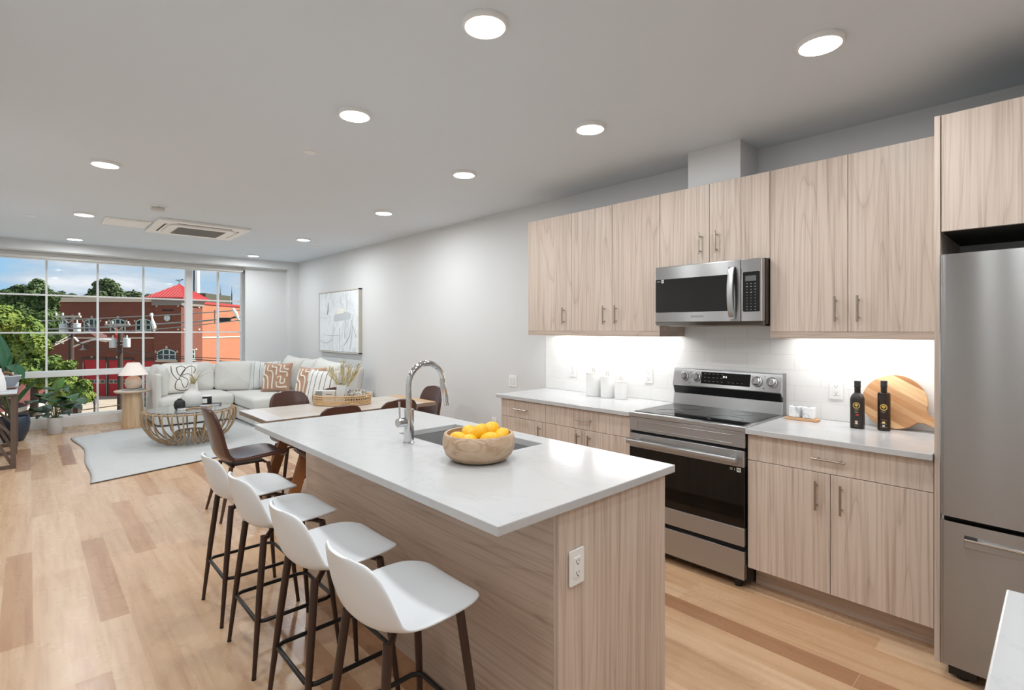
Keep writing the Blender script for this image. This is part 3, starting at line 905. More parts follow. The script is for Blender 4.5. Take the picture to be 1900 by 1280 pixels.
# ------------------------------------------------------------------ microwave
MY0, MY1, MX, MZ0, MZ1 = 1.2000, 1.9030, 3.115, 1.487, 1.884
t = thing('microwave_oven', 'stainless steel over-the-range microwave with curved handle', 'microwave', (3.34, 1.56, MZ0))
MB().box(3.160, 3.550, 1.197, 1.925, MZ0 + 0.012, MZ1 + 0.002).build('case', M_BLACK, t, world=True, bevel=0.002)
d = MB().box(MX, 3.159, 1.325, MY1, MZ0 + 0.026, MZ1).build('door', M_STEEL, t, world=True, bevel=0.004)
gw = MB().prism([(y + 1.632, z + 1.689) for y, z in rounded(0.532, 0.222, 0.008)], MX - 0.0012, MX + 0.002, axis=0)
gw.build('door_window', mat('microwave_window', (24, 24, 24), 0.08), d, world=True)
sk = MB().box(MX - 0.0020, MX - 0.001, 1.838, 1.853, 1.776, 1.797); sk.build('white_sticker', M_WHITE, d, world=True)
sk = MB().box(MX - 0.0026, MX - 0.0019, 1.842, 1.848, 1.780, 1.792).box(MX - 0.0020, MX - 0.001, 1.860, 1.888, 1.782, 1.790); sk.build('sticker_print', M_GREY, d, world=True)
hp = []
for k in range(13):
    u = k / 12.0
    hp.append((MX - 0.012 - 0.030 * math.sin(PI * u) ** 0.6, 1.372, 1.533 + (1.842 - 1.533) * u))
hb = MB()
for i in range(12):
    pass
def hfn(i, j):
    return None
w2, t2 = 0.017, 0.006
vs = []; fs = []
for (x, y, z) in hp:
    vs += [(x - t2, y - w2, z), (x - t2, y + w2, z), (x + t2, y + w2, z), (x + t2, y - w2, z)]
for i in range(12):
    for k in range(4):
        k2 = (k + 1) % 4
        fs.append((i * 4 + k, i * 4 + k2, i * 4 + 4 + k2, i * 4 + 4 + k))
fs += [(0, 1, 2, 3), (51, 50, 49, 48)]
hb.add(vs, fs)
hb.build('handle', M_STEEL, d, world=True, smooth=40, bevel=0.003)
cp = MB().box(MX + 0.001, 3.159, MY0, 1.323, MZ0 + 0.026, MZ1).build('control_side', M_STEEL, t, world=True, bevel=0.004)
kp = MB().prism([(y + 1.262, z + 1.689) for y, z in rounded(0.098, 0.236, 0.007)], MX - 0.0002, MX + 0.002, axis=0).build('keypad', M_BGLASS, cp, world=True)
MB().box(MX - 0.0008, MX, 1.234, 1.296, 1.752, 1.784).build('display', mat('lcd_grey', (96, 98, 98), 0.3), kp, world=True)
kq = MB(); random.seed(5)
for r_ in range(10):
    for k in range(3):
        w_ = random.uniform(0.006, 0.015) if r_ < 4 or r_ > 7 else 0.005
        yc = 1.287 - k * 0.024; zc = 1.736 - r_ * 0.0170
        kq.box(MX - 0.0007, MX, yc - w_ * 0.36, yc + w_ * 0.36, zc - 0.0014, zc + 0.0014)
kq.build('key_print', mat('key_print', (170, 172, 172), 0.5), kp, world=True)
MB().prism([(MX + 0.002, MZ0 + 0.026), (3.159, MZ0 + 0.026), (3.159, MZ0 + 0.002), (MX + 0.020, MZ0 + 0.004)], MY0, MY1, axis=1).build('bottom_lip', m_steel('dark_steel', (120, 118, 116), 0.3), t, world=True)
vg = MB().box(3.165, 3.540, 1.215, 1.905, MZ0 + 0.002, MZ0 + 0.013)
vg.build('underside', M_NEARBLACK, t, world=True)
for y0, y1 in ((1.25, 1.52), (1.58, 1.85)):
    MB().box(3.20, 3.36, y0, y1, MZ0 - 0.003, MZ0 + 0.003).build('grease_filter', M_NICKEL, t, world=True, bevel=0.002)
text('brand_lettering', 'SAMSUNG', 0.019, mat('dark_letter', (104, 104, 104), 0.5), d, Vector((MX - 0.0006, 1.600, 1.548)) - abs_loc(t), (PI / 2, 0, -PI / 2))

# ------------------------------------------------------------------ refrigerator
FX, FY1, FY0 = 2.800, 0.3590, -0.5650
t = thing('refrigerator', 'tall stainless steel bottom-freezer refrigerator at the right edge', 'refrigerator', (3.18, -0.10, 0))
MB().box(2.890, 3.530, FY0 + 0.005, FY1 - 0.005, 0.05, 1.765).build('body', m_fabric and mat('fridge_side_grey', (128, 128, 128), 0.45, 0.5), t, world=True)
def bowed(y0, y1, z0, z1, xf, xb, bow=0.022, r=0.012, n=40):
    """door whose front bows out slightly and rounds at the two upright edges"""
    prof = []
    for k in range(n + 1):
        u = k / n
        y = y1 + (y0 - y1) * u
        e_ = min(u, 1 - u) * abs(y1 - y0)
        rr = 0.0 if e_ > r else r - math.sqrt(max(0.0, r * r - (r - e_) ** 2))
        prof.append((xf + bow * (2 * u - 1) ** 2 - bow * 1.0 + rr, y))
    prof += [(xb, y0), (xb, y1)]
    return MB().prism(prof, z0, z1, axis=2)
bowed(FY0, FY1, 0.688, 1.779, FX, 2.884, n=120).build('fridge_door', M_STEEL_D, t, world=True, smooth=50)
fz = bowed(FY0, FY1, 0.070, 0.668, FX, 2.884, n=120).build('freezer_drawer', M_STEEL_D, t, world=True, smooth=50)
MB().box(2.83, 2.886, FY0 + 0.02, FY1 - 0.012, 0.666, 0.690).build('gasket', M_NEARBLACK, t, world=True)
MB().box(2.790, 2.797, -0.485, 0.279, 0.573, 0.624).build('handle_recess', mat('recess_grey', (74, 73, 72), 0.35, 0.8), fz, world=True, bevel=0.002)
MB().box(2.776, 2.792, -0.484, 0.278, 0.606, 0.614).build('handle', M_CHROME, fz, world=True, bevel=0.002)
MB().box(2.782, 2.792, -0.484, 0.278, 0.576, 0.604).build('handle_plate', M_STEEL_D, fz, world=True, bevel=0.002)
MB().box(2.835, 2.87, FY1 - 0.030, FY1 - 0.004, 0.664, 0.692).build('hinge', M_CHROME, t, world=True)
for y in (FY1 - 0.07, FY0 + 0.07):
    q = MB(); q.box(2.84, 2.96, y - 0.045, y + 0.045, 0.014, 0.052); q.cyl((2.87, y, 0.0005), (2.87, y, 0.02), 0.024, seg=14)
    q.build('foot', M_BLACK, t, world=True)
MB().box(2.90, 3.50, FY0 + 0.03, FY1 - 0.03, 0.02, 0.052).build('base_grille', M_BLACK, t, world=True)

# ------------------------------------------------------------------ worktop things
M_CERAM = mat('white_ceramic', (240, 239, 237), 0.28)
def canister(y, r, h, label, first=[None]):
    t = thing('canister', label, 'canister', (3.43, y, CT + 0.0008), 0, 'white canisters in three sizes')
    MB().lathe([(0, 0), (r * 0.96, 0), (r, 0.006), (r, h - 0.012), (r - 0.004, h - 0.010), (r - 0.004, h - 0.03), (0, h - 0.03)], 40).build('jar', M_CERAM, t, smooth=40)
    MB().lathe([(0, h - 0.0115), (r + 0.0005, h - 0.0115), (r + 0.0005, h - 0.007), (r - 0.002, h - 0.005), (0, h - 0.005)], 40).build('lid', mat('pale_wood_lid', (226, 212, 200), 0.5), t, smooth=40)
    lp = [(0.0, 0, h - 0.006)] + [(0.006 * math.sin(a) , 0.016 * math.sin(a), h + 0.012 - 0.016 * math.cos(a)) for a in [2 * PI * k / 20 for k in range(1, 20)]] + [(0.0, 0, h - 0.006)]
    MB().tube(lp, 0.0018, 6).build('loop', mat('grey_cord', (150, 140, 130), 0.8), t, smooth=60)
canister(2.672, 0.064, 0.198, 'tallest white canister, left of the three on the worktop')
canister(2.531, 0.056, 0.176, 'middle-sized white canister between the tall and the short one')
canister(2.400, 0.050, 0.144, 'shortest white canister, nearest the range')

# salt and pepper on a little board
tb = MB().prism([(x, y) for x, y in rounded(0.070, 0.180, 0.010)], 0, 0.016).build('condiment_board', mat('oak_small_board', (205, 160, 118), 0.5), bevel=0.003)
tb.location = (3.43, 1.085, CT + 0.0005); tb.rotation_euler = (0, 0, 0.03)
tag(tb, 'small wooden board under the two marble shakers', 'board')
def m_marble():
    m = mat('white_marble', (236, 236, 236), 0.25)
    q = NT(m)
    n = q.noise(q.coords((18, 18, 18), jitter=4), 1.0, 4, 0.6, 1.0)
    q.l(q.ramp(n, [(0.36, (196, 198, 200)), (0.5, (238, 238, 238))]), q.b.inputs['Base Color'])
    return m
for y, lab in ((1.123, 'white marble shaker nearer the range, on the small board'), (1.048, 'white marble shaker nearer the outlet, on the small board')):
    t = thing('marble_shaker', lab, 'shaker', (3.43, y, CT + 0.0168), 0, 'pair of marble shakers')
    MB().prism(rounded(0.058, 0.066, 0.014), 0, 0.066).build('body', m_marble(), t, bevel=0.004, smooth=40)
    MB().lathe([(0, 0.070), (0.012, 0.070), (0.014, 0.066)], 16).build('stopper', M_STEEL, t, smooth=40)

# oil bottles
def bottle(x, y, rz, label, square):
    t = thing('oil_bottle', label, 'bottle', (x, y, CT + 0.0008), rz, 'dark oil bottles')
    g = mat('dark_matte_bottle', (40, 32, 28), 0.4) if square else mat('dark_glass_bottle', (38, 22, 12), 0.08)
    h = 0.172
    if square:
        q = MB(); n = 24
        secs = [(0.060, 0.0, 0.010), (0.064, 0.004, 0.012), (0.064, 0.160, 0.012), (0.060, 0.175, 0.018), (0.046, 0.188, 0.020), (0.030, 0.196, 0.0145), (0.027, 0.202, 0.0132), (0.027, 0.215, 0.0132)]
        vs = []
        for w_, z, r in secs:
            vs += [(a, b, z) for a, b in rounded(w_, w_, min(r, w_ / 2 - 0.0001), 5)]
        m_ = 24
        fs = [tuple(range(m_))[::-1], tuple(range((len(secs) - 1) * m_, len(secs) * m_))]
        for i in range(len(secs) - 1):
            for k in range(m_):
                k2 = (k + 1) % m_
                fs.append((i * m_ + k, i * m_ + k2, (i + 1) * m_ + k2, (i + 1) * m_ + k))
        q.add(vs, fs).build('glass', g, t, smooth=35)
        neck0, neck1, cap0, cap1 = 0.196, 0.228, 0.228, 0.262
    else:
        MB().lathe([(0, 0), (0.027, 0), (0.030, 0.003), (0.030, 0.198), (0.027, 0.205), (0.013, 0.210), (0.012, 0.216), (0, 0.216)], 32).build('glass', g, t, smooth=40)
        neck0, neck1, cap0, cap1 = 0.212, 0.238, 0.238, 0.270
    cq = MB().lathe([(0, neck0), (0.0150, neck0), (0.0148, neck1), (0.0168, cap0), (0.0168, cap0 + 0.004), (0.0155, cap0 + 0.006), (0.0160, cap1 - 0.002), (0.0150, cap1), (0, cap1)], 24)
    cq.build('cap', mat('black_cap', (28, 26, 25), 0.4), t, smooth=40)
    # emblem and label marks: on the flat front or bent round the glass (front faces local -y)
    def lab_pt(u, z):
        if square:
            return (u, -0.0325, z)
        r = 0.0304
        return (r * math.sin(u / r), -r * math.cos(u / r), z)
    M_GOLD = mat('gold_print', (214, 182, 96), 0.35, 0.3)
    rg = MB(); z0 = 0.128
    rg.tube([lab_pt(0.0150 * math.cos(2 * PI * k / 28), z0 + 0.0155 * math.sin(2 * PI * k / 28)) for k in range(28)], 0.0022, 5, closed=True)
    for k in range(22):                                 # the little tree: crown and trunk
        a = 2 * PI * k / 22
        rg.tube([lab_pt(0, z0 + 0.002), lab_pt(0.0085 * math.cos(a), z0 + 0.003 + 0.0075 * math.sin(a))], 0.0013, 5)
    rg.tube([lab_pt(0, z0 - 0.011), lab_pt(0, z0 + 0.003)], 0.0013, 5)
    rg.build('gold_tree_emblem', M_GOLD, t)
    ln = MB()
    lines = [(0.106, 0.022), (0.100, 0.014)] + ([(0.092, 0.020), (0.088, 0.014), (0.026, 0.026), (0.014, 0.022)] if square else [(0.060, 0.028), (0.038, 0.026), (0.020, 0.030)])
    for z, w_ in lines:
        ln.tube([lab_pt(-w_ / 2 + w_ * k / 6, z) for k in range(7)], 0.0008, 4)
    ln.build('label_lines', mat('pale_gold_print', (176, 158, 120), 0.5), t)
    ov = MB(); ov.add([lab_pt(0, 0.046 + (0.0 if not square else -0.008))] + [lab_pt(0.008 * math.cos(2 * PI * k / 16), 0.046 + (0.0 if not square else -0.008) + 0.006 * math.sin(2 * PI * k / 16)) for k in range(16)], [(0, 1 + (k + 1) % 16, 1 + k) for k in range(16)])
    ov.build('picture_label', mat('cream_print', (220, 190, 140), 0.5), t, solid=0.0008, off=0)
    ws = MB(); ws.add([lab_pt(-0.005, 0.024), lab_pt(0.005, 0.024), lab_pt(0.005, 0.031), lab_pt(-0.005, 0.031)], [(0, 1, 2, 3)])
    ws.build('white_label', M_WHITE, t, solid=0.0008, off=0)
    if square:
        rd = MB(); rd.add([lab_pt(0.004 + 0.008 * math.cos(2 * PI * k / 12), 0.076 + 0.005 * math.sin(2 * PI * k / 12)) for k in range(12)], [tuple(range(12))])
        rd.build('red_label', mat('red_print', (190, 52, 44), 0.5), t, solid=0.0008, off=0)
    return t
bottle(3.388, 0.790, -1.50, 'square-shouldered dark bottle with a red mark, left of the wooden board', True)
bottle(3.410, 0.672, -1.42, 'round dark glass oil bottle standing before the wooden board', False)

# round wooden board leaning on the tile
def m_board():
    m = mat('striped_acacia_board', (214, 170, 122), 0.45)
    q = NT(m)
    v = q.coords((1, 1, 1))
    sp = q.n('ShaderNodeSeparateXYZ'); q.l(v, sp.inputs[0])
    k = q.math('FLOOR', q.math('MULTIPLY', sp.outputs[2], 32.0))
    wn = q.n('ShaderNodeTexWhiteNoise', noise_dimensions='1D'); q.l(k, wn.inputs['W'])
    base = q.ramp(wn.outputs['Value'], [(0.0, (172, 122, 78)), (0.3, (224, 184, 138)), (0.6, (192, 142, 94)), (0.85, (236, 204, 158)), (1.0, (206, 158, 108))])
    g = q.noise(q.coords((5, 1, 60)), 1.0, 4, 0.6, 0.5)
    q.l(q.mix(0.4, base, q.ramp(g, [(0.3, (206, 168, 130)), (0.6, (255, 255, 255))]), 'MULTIPLY'), q.b.inputs['Base Color'])
    return m
# outline in the board's own plane: disc with a handle along local +x; grain along x
ol = []
Rb = 0.150
for k in range(49):
    a = math.radians(17 + (360 - 34) * k / 48)
    ol.append((Rb * math.cos(a), Rb * math.sin(a)))
ol += [(0.153, -0.034), (0.166, -0.026), (0.190, -0.0215), (0.252, -0.022), (0.260, -0.012), (0.260, 0.012), (0.252, 0.022), (0.190, 0.0215), (0.166, 0.026), (0.153, 0.034)]
bd = MB().prism(ol, -0.0085, 0.0085, axis=1).build('serving_board', m_board(), bevel=0.003, smooth=30)
# lean 12 degrees back on the wall; turn so the handle points down to the right (towards -y)
Mx = Matrix.Rotation(RW, 4, 'Z') @ Matrix.Rotation(math.radians(-13), 4, 'X') @ Matrix.Rotation(math.radians(29), 4, 'Y')
bd.matrix_world = Matrix.Translation((3.508, 0.645, CT + 0.1492)) @ Mx
tag(bd, 'round wooden serving board with handle leaning against the tile', 'board')
# ================================================================== bar stools and dining chairs
def shell_mb(prof, nu=17):
    """prof: list of (x, z, half_width, edge_lift) along the side profile from the front edge of the seat over to the top of the back;
    the shell is swept across y; edges rise by edge_lift along the local normal"""
    P = []
    n = len(prof)
    # resample with Catmull-Rom
    S = []
    for i in range(n - 1):
        p0, p1, p2, p3 = prof[max(i - 1, 0)], prof[i], prof[i + 1], prof[min(i + 2, n - 1)]
        for k in range(4):
            u = k / 4.0
            S.append(tuple(0.5 * ((2 * b) + (-a + c) * u + (2 * a - 5 * b + 4 * c - d) * u * u + (-a + 3 * b - 3 * c + d) * u ** 3) for a, b, c, d in zip(p0, p1, p2, p3)))
    S.append(prof[-1])
    m = len(S)
    vs = []; fs = []
    for j, (x, z, w, e_) in enumerate(S):
        a = S[max(j - 1, 0)]; b = S[min(j + 1, m - 1)]
        tx, tz = b[0] - a[0], b[1] - a[1]
        L = math.hypot(tx, tz) or 1.0
        nx, nz = tz / L, -tx / L           # towards the sitter: up on the seat, forward on the back
        if nz < 0 and nx < 0:
            nx, nz = -nx, -nz
        for i in range(nu):
            u = -1 + 2.0 * i / (nu - 1)
            lift = e_ * abs(u) ** 2.4
            vs.append((x + nx * lift, u * max(w, 0.001), z + nz * lift))
    for j in range(m - 1):
        for i in range(nu - 1):
            fs.append((j * nu + i, j * nu + i + 1, (j + 1) * nu + i + 1, (j + 1) * nu + i))
    return MB().add(vs, fs)

# profile: seat front -> seat dip -> curve -> back top  (x forward)
STOOL = [(0.196, 0.590, 0.080, 0.0), (0.193, 0.599, 0.132, 0.002), (0.172, 0.606, 0.170, 0.004), (0.115, 0.608, 0.202, 0.010), (0.03, 0.598, 0.212, 0.020), (-0.06, 0.586, 0.210, 0.032),
         (-0.125, 0.588, 0.206, 0.046), (-0.170, 0.614, 0.203, 0.056), (-0.194, 0.668, 0.200, 0.055), (-0.209, 0.724, 0.190, 0.050), (-0.221, 0.776, 0.165, 0.042), (-0.228, 0.807, 0.125, 0.030), (-0.231, 0.820, 0.070, 0.014)]
def bar_stool(label):
    t = thing('bar_stool', label, 'bar stool', (0, 0, 0), 0, 'white bar stools along the island')
    shell_mb(STOOL).build('seat_shell', M_SHELL, t, smooth=60, solid=0.011, sub=1, off=1.0)
    hb = MB()
    for sy in (-1, 1):
        hb.tube([(0.135, sy * 0.125, 0.565), (0.10, sy * 0.075, 0.572), (0.0, sy * 0.03, 0.580), (-0.075, sy * 0.075, 0.572), (-0.115, sy * 0.122, 0.560)], 0.011, 8)
    hb.box(-0.06, 0.07, -0.075, 0.075, 0.574, 0.583)
    hb.build('seat_bracket', M_LEG, t, smooth=40)
    for sx, sy in ((1, 1), (1, -1), (-1, 1), (-1, -1)):
        x1 = 0.185 if sx > 0 else -0.185
        l = MB().tube([(sx * 0.128, sy * 0.128, 0.572), (x1 * 0.84, sy * 0.153, 0.32), (x1, sy * 0.182, 0.006)], [0.0145, 0.0135, 0.0085], 12)
        lg = l.build('leg', M_LEG, t, smooth=40)
        MB().cyl((x1, sy * 0.182, 0.0004), (x1, sy * 0.182, 0.007), 0.0095, seg=10).build('foot_cap', M_BLACK, lg, smooth=40)
    c = [(sx * 0.164, sy * 0.164) for sx, sy in ((1, 1), (-1, 1), (-1, -1), (1, -1))]
    ring = []
    for i in range(4):
        a = Vector(c[i]); p = Vector(c[i - 1]); q = Vector(c[(i + 1) % 4])
        ring += [tuple(a + (p - a).normalized() * 0.030) + (0.222,), tuple(a + (p - a).normalized() * 0.010 + (q - a).normalized() * 0.010) + (0.222,), tuple(a + (q - a).normalized() * 0.030) + (0.222,)]
    MB().tube(ring, 0.0085, 10, closed=True).build('foot_rest', M_LEGB, t, smooth=50)
    return t
s0 = bar_stool('white bar stool nearest the camera, closest to the island end with the outlet')
s0.location = (0.872, 1.440, 0)
clone(s0, (0.874, 1.957, 0), 0, 'second white bar stool from the camera')
clone(s0, (0.872, 2.497, 0), 0, 'third white bar stool from the camera')
clone(s0, (0.876, 3.008, 0), 0, 'farthest white bar stool, beside the brown leather chair')

CHAIR = [(0.285, 0.418, 0.10, 0.0), (0.285, 0.432, 0.165, 0.001), (0.262, 0.442, 0.196, 0.002), (0.20, 0.446, 0.213, 0.004), (0.09, 0.436, 0.222, 0.010), (-0.03, 0.420, 0.222, 0.020), (-0.11, 0.422, 0.220, 0.030),
         (-0.165, 0.458, 0.217, 0.038), (-0.195, 0.530, 0.212, 0.036), (-0.215, 0.630, 0.205, 0.032), (-0.236, 0.730, 0.195, 0.028), (-0.256, 0.800, 0.172, 0.022), (-0.268, 0.842, 0.128, 0.014), (-0.272, 0.857, 0.070, 0.006)]
def dining_chair(label):
    t = thing('dining_chair', label, 'chair', (0, 0, 0), 0, 'brown leather chairs around the dining table')
    shell_mb(CHAIR).build('seat_shell', M_LEATHER, t, smooth=60, solid=0.030, sub=1, off=1.0)
    br = MB()
    br.box(-0.09, 0.15, -0.10, 0.10, 0.388, 0.402)
    for sx in (-0.09, 0.15):
        br.bar((sx, -0.145, 0.392), (sx, 0.145, 0.392), 0.022, 0.010)
    br.build('seat_bracket', M_LEG, t)
    for sx, sy in ((1, 1), (1, -1), (-1, 1), (-1, -1)):
        x0, x1 = (0.165, 0.225) if sx > 0 else (-0.105, -0.195)
        l = MB().tube([(x0, sy * 0.150, 0.395), ((x0 + x1) / 2, sy * 0.183, 0.2), (x1, sy * 0.215, 0.0005)], [0.0165, 0.0145, 0.0095], 12)
        l.build('leg', mat('walnut_leg', (84, 54, 40), 0.4), t, smooth=40)
    return t
c0 = dining_chair('brown leather dining chair at the left head of the table, fully in view')
c0.location = (1.250, 4.560, 0)
clone(c0, (3.000 - 0.085, 4.590, 0), PI, 'brown leather chair at the right head of the table, behind the faucet')
clone(c0, (1.852, 4.945, 0), -PI / 2, 'brown chair on the sofa side of the table, left of the basket tray')
clone(c0, (2.330, 4.945, 0), -PI / 2, 'brown chair on the sofa side of the table, behind the basket tray')
clone(c0, (1.818, 4.160, 0), PI / 2, 'brown chair on the island side of the table, before the basket tray')
clone(c0, (2.345, 4.160, 0), PI / 2, 'brown chair on the island side of the table, next to the faucet')

# ------------------------------------------------------------------ dining table
TZ = 0.760
t = thing('dining_table', 'long wooden dining table between the island and the sofa', 'table', (2.12, 4.545, 0))
def m_table():
    m = mat('greyed_oak_table', (198, 188, 178), 0.28)
    q = NT(m)
    g = q.noise(q.coords((1.2, 22, 22)), 1.0, 4, 0.55, 0.4)
    q.l(q.ramp(g, [(0.3, (182, 170, 158)), (0.6, (202, 193, 184))]), q.b.inputs['Base Color'])
    return m
MT = m_table()
tp = MB().box(1.335, 2.905, 4.195, 4.895, TZ - 0.034, TZ).build('tabletop', MT, t, world=True, bevel=0.003)
MB().box(1.3345, 1.475, 4.1945, 4.8955, TZ - 0.0345, TZ + 0.0006).build('breadboard_end', mat('table_end_board', (206, 202, 202), 0.25), tp, world=True, bevel=0.003)
MB().box(2.765, 2.9055, 4.1945, 4.8955, TZ - 0.0345, TZ + 0.0006).build('breadboard_end', mat('table_end_oak', (196, 158, 116), 0.35), tp, world=True, bevel=0.003)
MB().box(1.3335, 2.9065, 4.1935, 4.8965, TZ - 0.035, TZ - 0.004).build('edge_band', mat('table_edge_brown', (142, 122, 106), 0.45), tp, world=True)
M_TLEG = mat('amber_oak_leg', (142, 92, 52), 0.4)
for sx in (-1, 1):
    for sy in (-1, 1):
        xt, xb = 2.12 + sx * 0.36, 2.12 + sx * 0.59
        MB().bar((xt, 4.545 + sy * 0.245, TZ - 0.036), (xb, 4.545 + sy * 0.285, 0.0015), 0.040, 0.085, up=(1, 0, 0)).build('leg', M_TLEG, t, world=True, bevel=0.003)
    MB().box(2.12 + sx * 0.535 - 0.02, 2.12 + sx * 0.535 + 0.02, 4.545 - 0.265, 4.545 + 0.265, 0.155, 0.195).build('cross_bar', M_TLEG, t, world=True, bevel=0.002)
MB().box(1.60, 2.64, 4.53, 4.56, 0.160, 0.188).build('stretcher', M_TLEG, t, world=True, bevel=0.002)
MB().box(1.55, 2.69, 4.30, 4.79, TZ - 0.075, TZ - 0.035).build('apron', M_TLEG, t, world=True)

# basket tray and what it holds
TX, TY = 2.175, 4.690
M_RATTAN = mat('pale_rattan', (214, 178, 132), 0.55)
t = thing('rattan_tray', 'oval rattan basket tray in the middle of the dining table', 'tray', (TX, TY, TZ + 0.001), -TH)
A, B = 0.265, 0.185
def ov(k, n, a, b):
    u = 2 * PI * k / n
    return a * math.cos(u), b * math.sin(u)
MB().prism([ov(k, 48, A - 0.01, B - 0.01) for k in range(48)], 0.002, 0.010).build('tray_floor', mat('rattan_floor', (196, 154, 108), 0.6), t)
for z, r in ((0.007, 0.007), (0.085, 0.0065)):
    MB().tube([ov(k, 64, A, B) + (z,) for k in range(64)], r, 8, closed=True).build('rim', M_RATTAN, t, smooth=60)
wv = MB()
for z in (0.020, 0.031, 0.042, 0.066):
    wv.tube([ov(k, 64, A, B) + (z,) for k in range(64)], 0.0042, 6, closed=True)
for k in range(64):
    wv.tube([ov(k, 64, A + 0.002, B + 0.002) + (0.005,), ov(k, 64, A + 0.002, B + 0.002) + (0.085,)], 0.0032, 5)
wv.build('woven_side', M_RATTAN, t, smooth=60)
def on_tray(dx, dy):
    c_, s_ = math.cos(TH), math.sin(TH)
    return TX + dx * c_ + dy * s_, TY - dx * s_ + dy * c_
TZ2 = TZ + 0.0115
x, y = on_tray(-0.130, 0.010)
t = thing('book', 'grey and white books standing in the left half of the rattan tray', 'book', (x, y, TZ2), -TH)
MB().box(-0.115, -0.055, -0.035, 0.035, 0.002, 0.108).build('grey_cover', mat('grey_book', (146, 148, 148), 0.5), t, bevel=0.002)
MB().box(-0.053, 0.070, -0.035, 0.035, 0.0, 0.108).build('pale_cover', mat('pale_book', (212, 212, 208), 0.5), t, bevel=0.002)
MB().box(-0.112, 0.068, -0.030, 0.030, 0.106, 0.112).build('pages', M_WHITE, t)
ttl = MB()
for k in range(6):
    ttl.box(-0.014 + k * 0.009, -0.008 + k * 0.009, -0.0362, -0.035, 0.074, 0.082)
ttl.build('cover_print', mat('book_print', (96, 96, 96), 0.6), t)
x, y = on_tray(0.010, -0.010)
t = thing('vase', 'small square grey-white vase of dried grass on the dining table', 'vase', (x, y, TZ2), -TH - 0.2)
q = MB()
secs = [(0.098, 0.0), (0.100, 0.004), (0.086, 0.165), (0.084, 0.168), (0.078, 0.166), (0.078, 0.12)]
vs = [(a, b, z) for w_, z in secs for a, b in rounded(w_, w_, 0.010, 3)]
m_ = 16
fs = [tuple(range(m_))[::-1], tuple(range((len(secs) - 1) * m_, len(secs) * m_))]
for i in range(len(secs) - 1):
    for k in range(m_):
        k2 = (k + 1) % m_
        fs.append((i * m_ + k, i * m_ + k2, (i + 1) * m_ + k2, (i + 1) * m_ + k))
q.add(vs, fs).build('vase_body', mat('pale_grey_ceramic', (214, 216, 216), 0.45), t, smooth=35)
M_DRY = mat('dried_grass', (196, 182, 136), 0.8)
M_DRY2 = mat('dried_grass_tip', (150, 146, 116), 0.8)
random.seed(11)
def plume(mb, base, tip, w, fluff=26):
    a = Vector(base); b = Vector(tip)
    mb.tube([a, a.lerp(b, 0.5) + Vector((0, 0, 0.01)), b], [0.0022, 0.0018, 0.001], 5)
    d = (b - a)
    for k in range(fluff):
        u = 0.18 + 0.80 * k / fluff
        p = a + d * u
        L = w * math.sin(PI * min(1, (u - 0.1) / 0.95)) ** 0.7
        side = Vector((random.uniform(-1, 1), random.uniform(-1, 1), 0)).normalized()
        e2 = p + side * L * 0.55 + d.normalized() * L * 1.3
        mb.tube([p, p.lerp(e2, 0.5) + side * L * 0.10, e2], [0.0028, 0.0022, 0.0006], 4)
for dx, dy, h in ((-0.075, 0.02, 0.315), (-0.045, -0.01, 0.330), (0.000, 0.01, 0.400), (0.018, 0.03, 0.350), (0.075, 0.0, 0.375), (0.05, 0.02, 0.30), (-0.02, 0.03, 0.34)):
    pm = MB(); plume(pm, (dx * 0.2, dy * 0.3, 0.10), (dx * 2.3, dy * 1.6, h), 0.062)
    pm.build('dried_plume', M_DRY, t)
x, y = on_tray(-0.050, 0.110)
t = thing('candlestick', 'short black candlestick behind the books in the rattan tray', 'candlestick', (x, y, TZ2))
MB().lathe([(0, 0), (0.034, 0), (0.034, 0.006), (0.010, 0.014), (0.008, 0.06), (0.012, 0.085), (0.007, 0.10), (0.009, 0.140), (0.024, 0.146), (0.026, 0.170), (0.0, 0.170)], 24).build('stem', M_BLACK, t, smooth=40)
x, y = on_tray(0.138, -0.045)
t = thing('napkin', 'crumpled dark and white patterned cloth lying in the rattan tray', 'cloth', (x, y, TZ2))
def m_nap():
    m = mat('patterned_cloth', (90, 88, 84), 0.9)
    q = NT(m)
    n = q.noise(q.coords((1, 1, 1)), 62, 2, 0.5, 1.2)
    q.l(q.ramp(n, [(0.42, (34, 34, 36)), (0.50, (196, 190, 180)), (0.62, (214, 206, 194)), (0.68, (120, 110, 100))]), q.b.inputs['Base Color'])
    return m
def crump(u, v):
    a = 2 * PI * u; r = 0.088 * math.sin(PI * (0.02 + 0.96 * v)) 
    n = mnoise.noise(Vector((math.cos(a) * 2.2, math.sin(a) * 2.2, v * 4))) * 0.030
    z = 0.060 - 0.059 * math.cos(PI * v)
    return ((r + n) * 1.15 * math.cos(a), (r + n) * 0.75 * math.sin(a), max(0.001, z + n * 0.8 * (v > 0.15)))
MB().grid(crump, 36, 16, True).build('folds', m_nap(), t, smooth=70)
x, y = on_tray(0.165, 0.045)
t = thing('magazine', 'few thin magazines fanned at the right end of the rattan tray', 'magazine', (x, y, TZ2), -TH + 0.5)
for k in range(3):
    q = MB().box(-0.055, 0.055, -0.045, 0.045, 0.016 * k + 0.001, 0.016 * k + 0.008)
    q.v = [(a + 0.004 * k, b, c + a * 0.10 + 0.006) for a, b, c in q.v]
    q.build('booklet', mat('booklet_%d' % k, ((226, 226, 224), (120, 122, 126), (232, 232, 230))[k], 0.5), t)

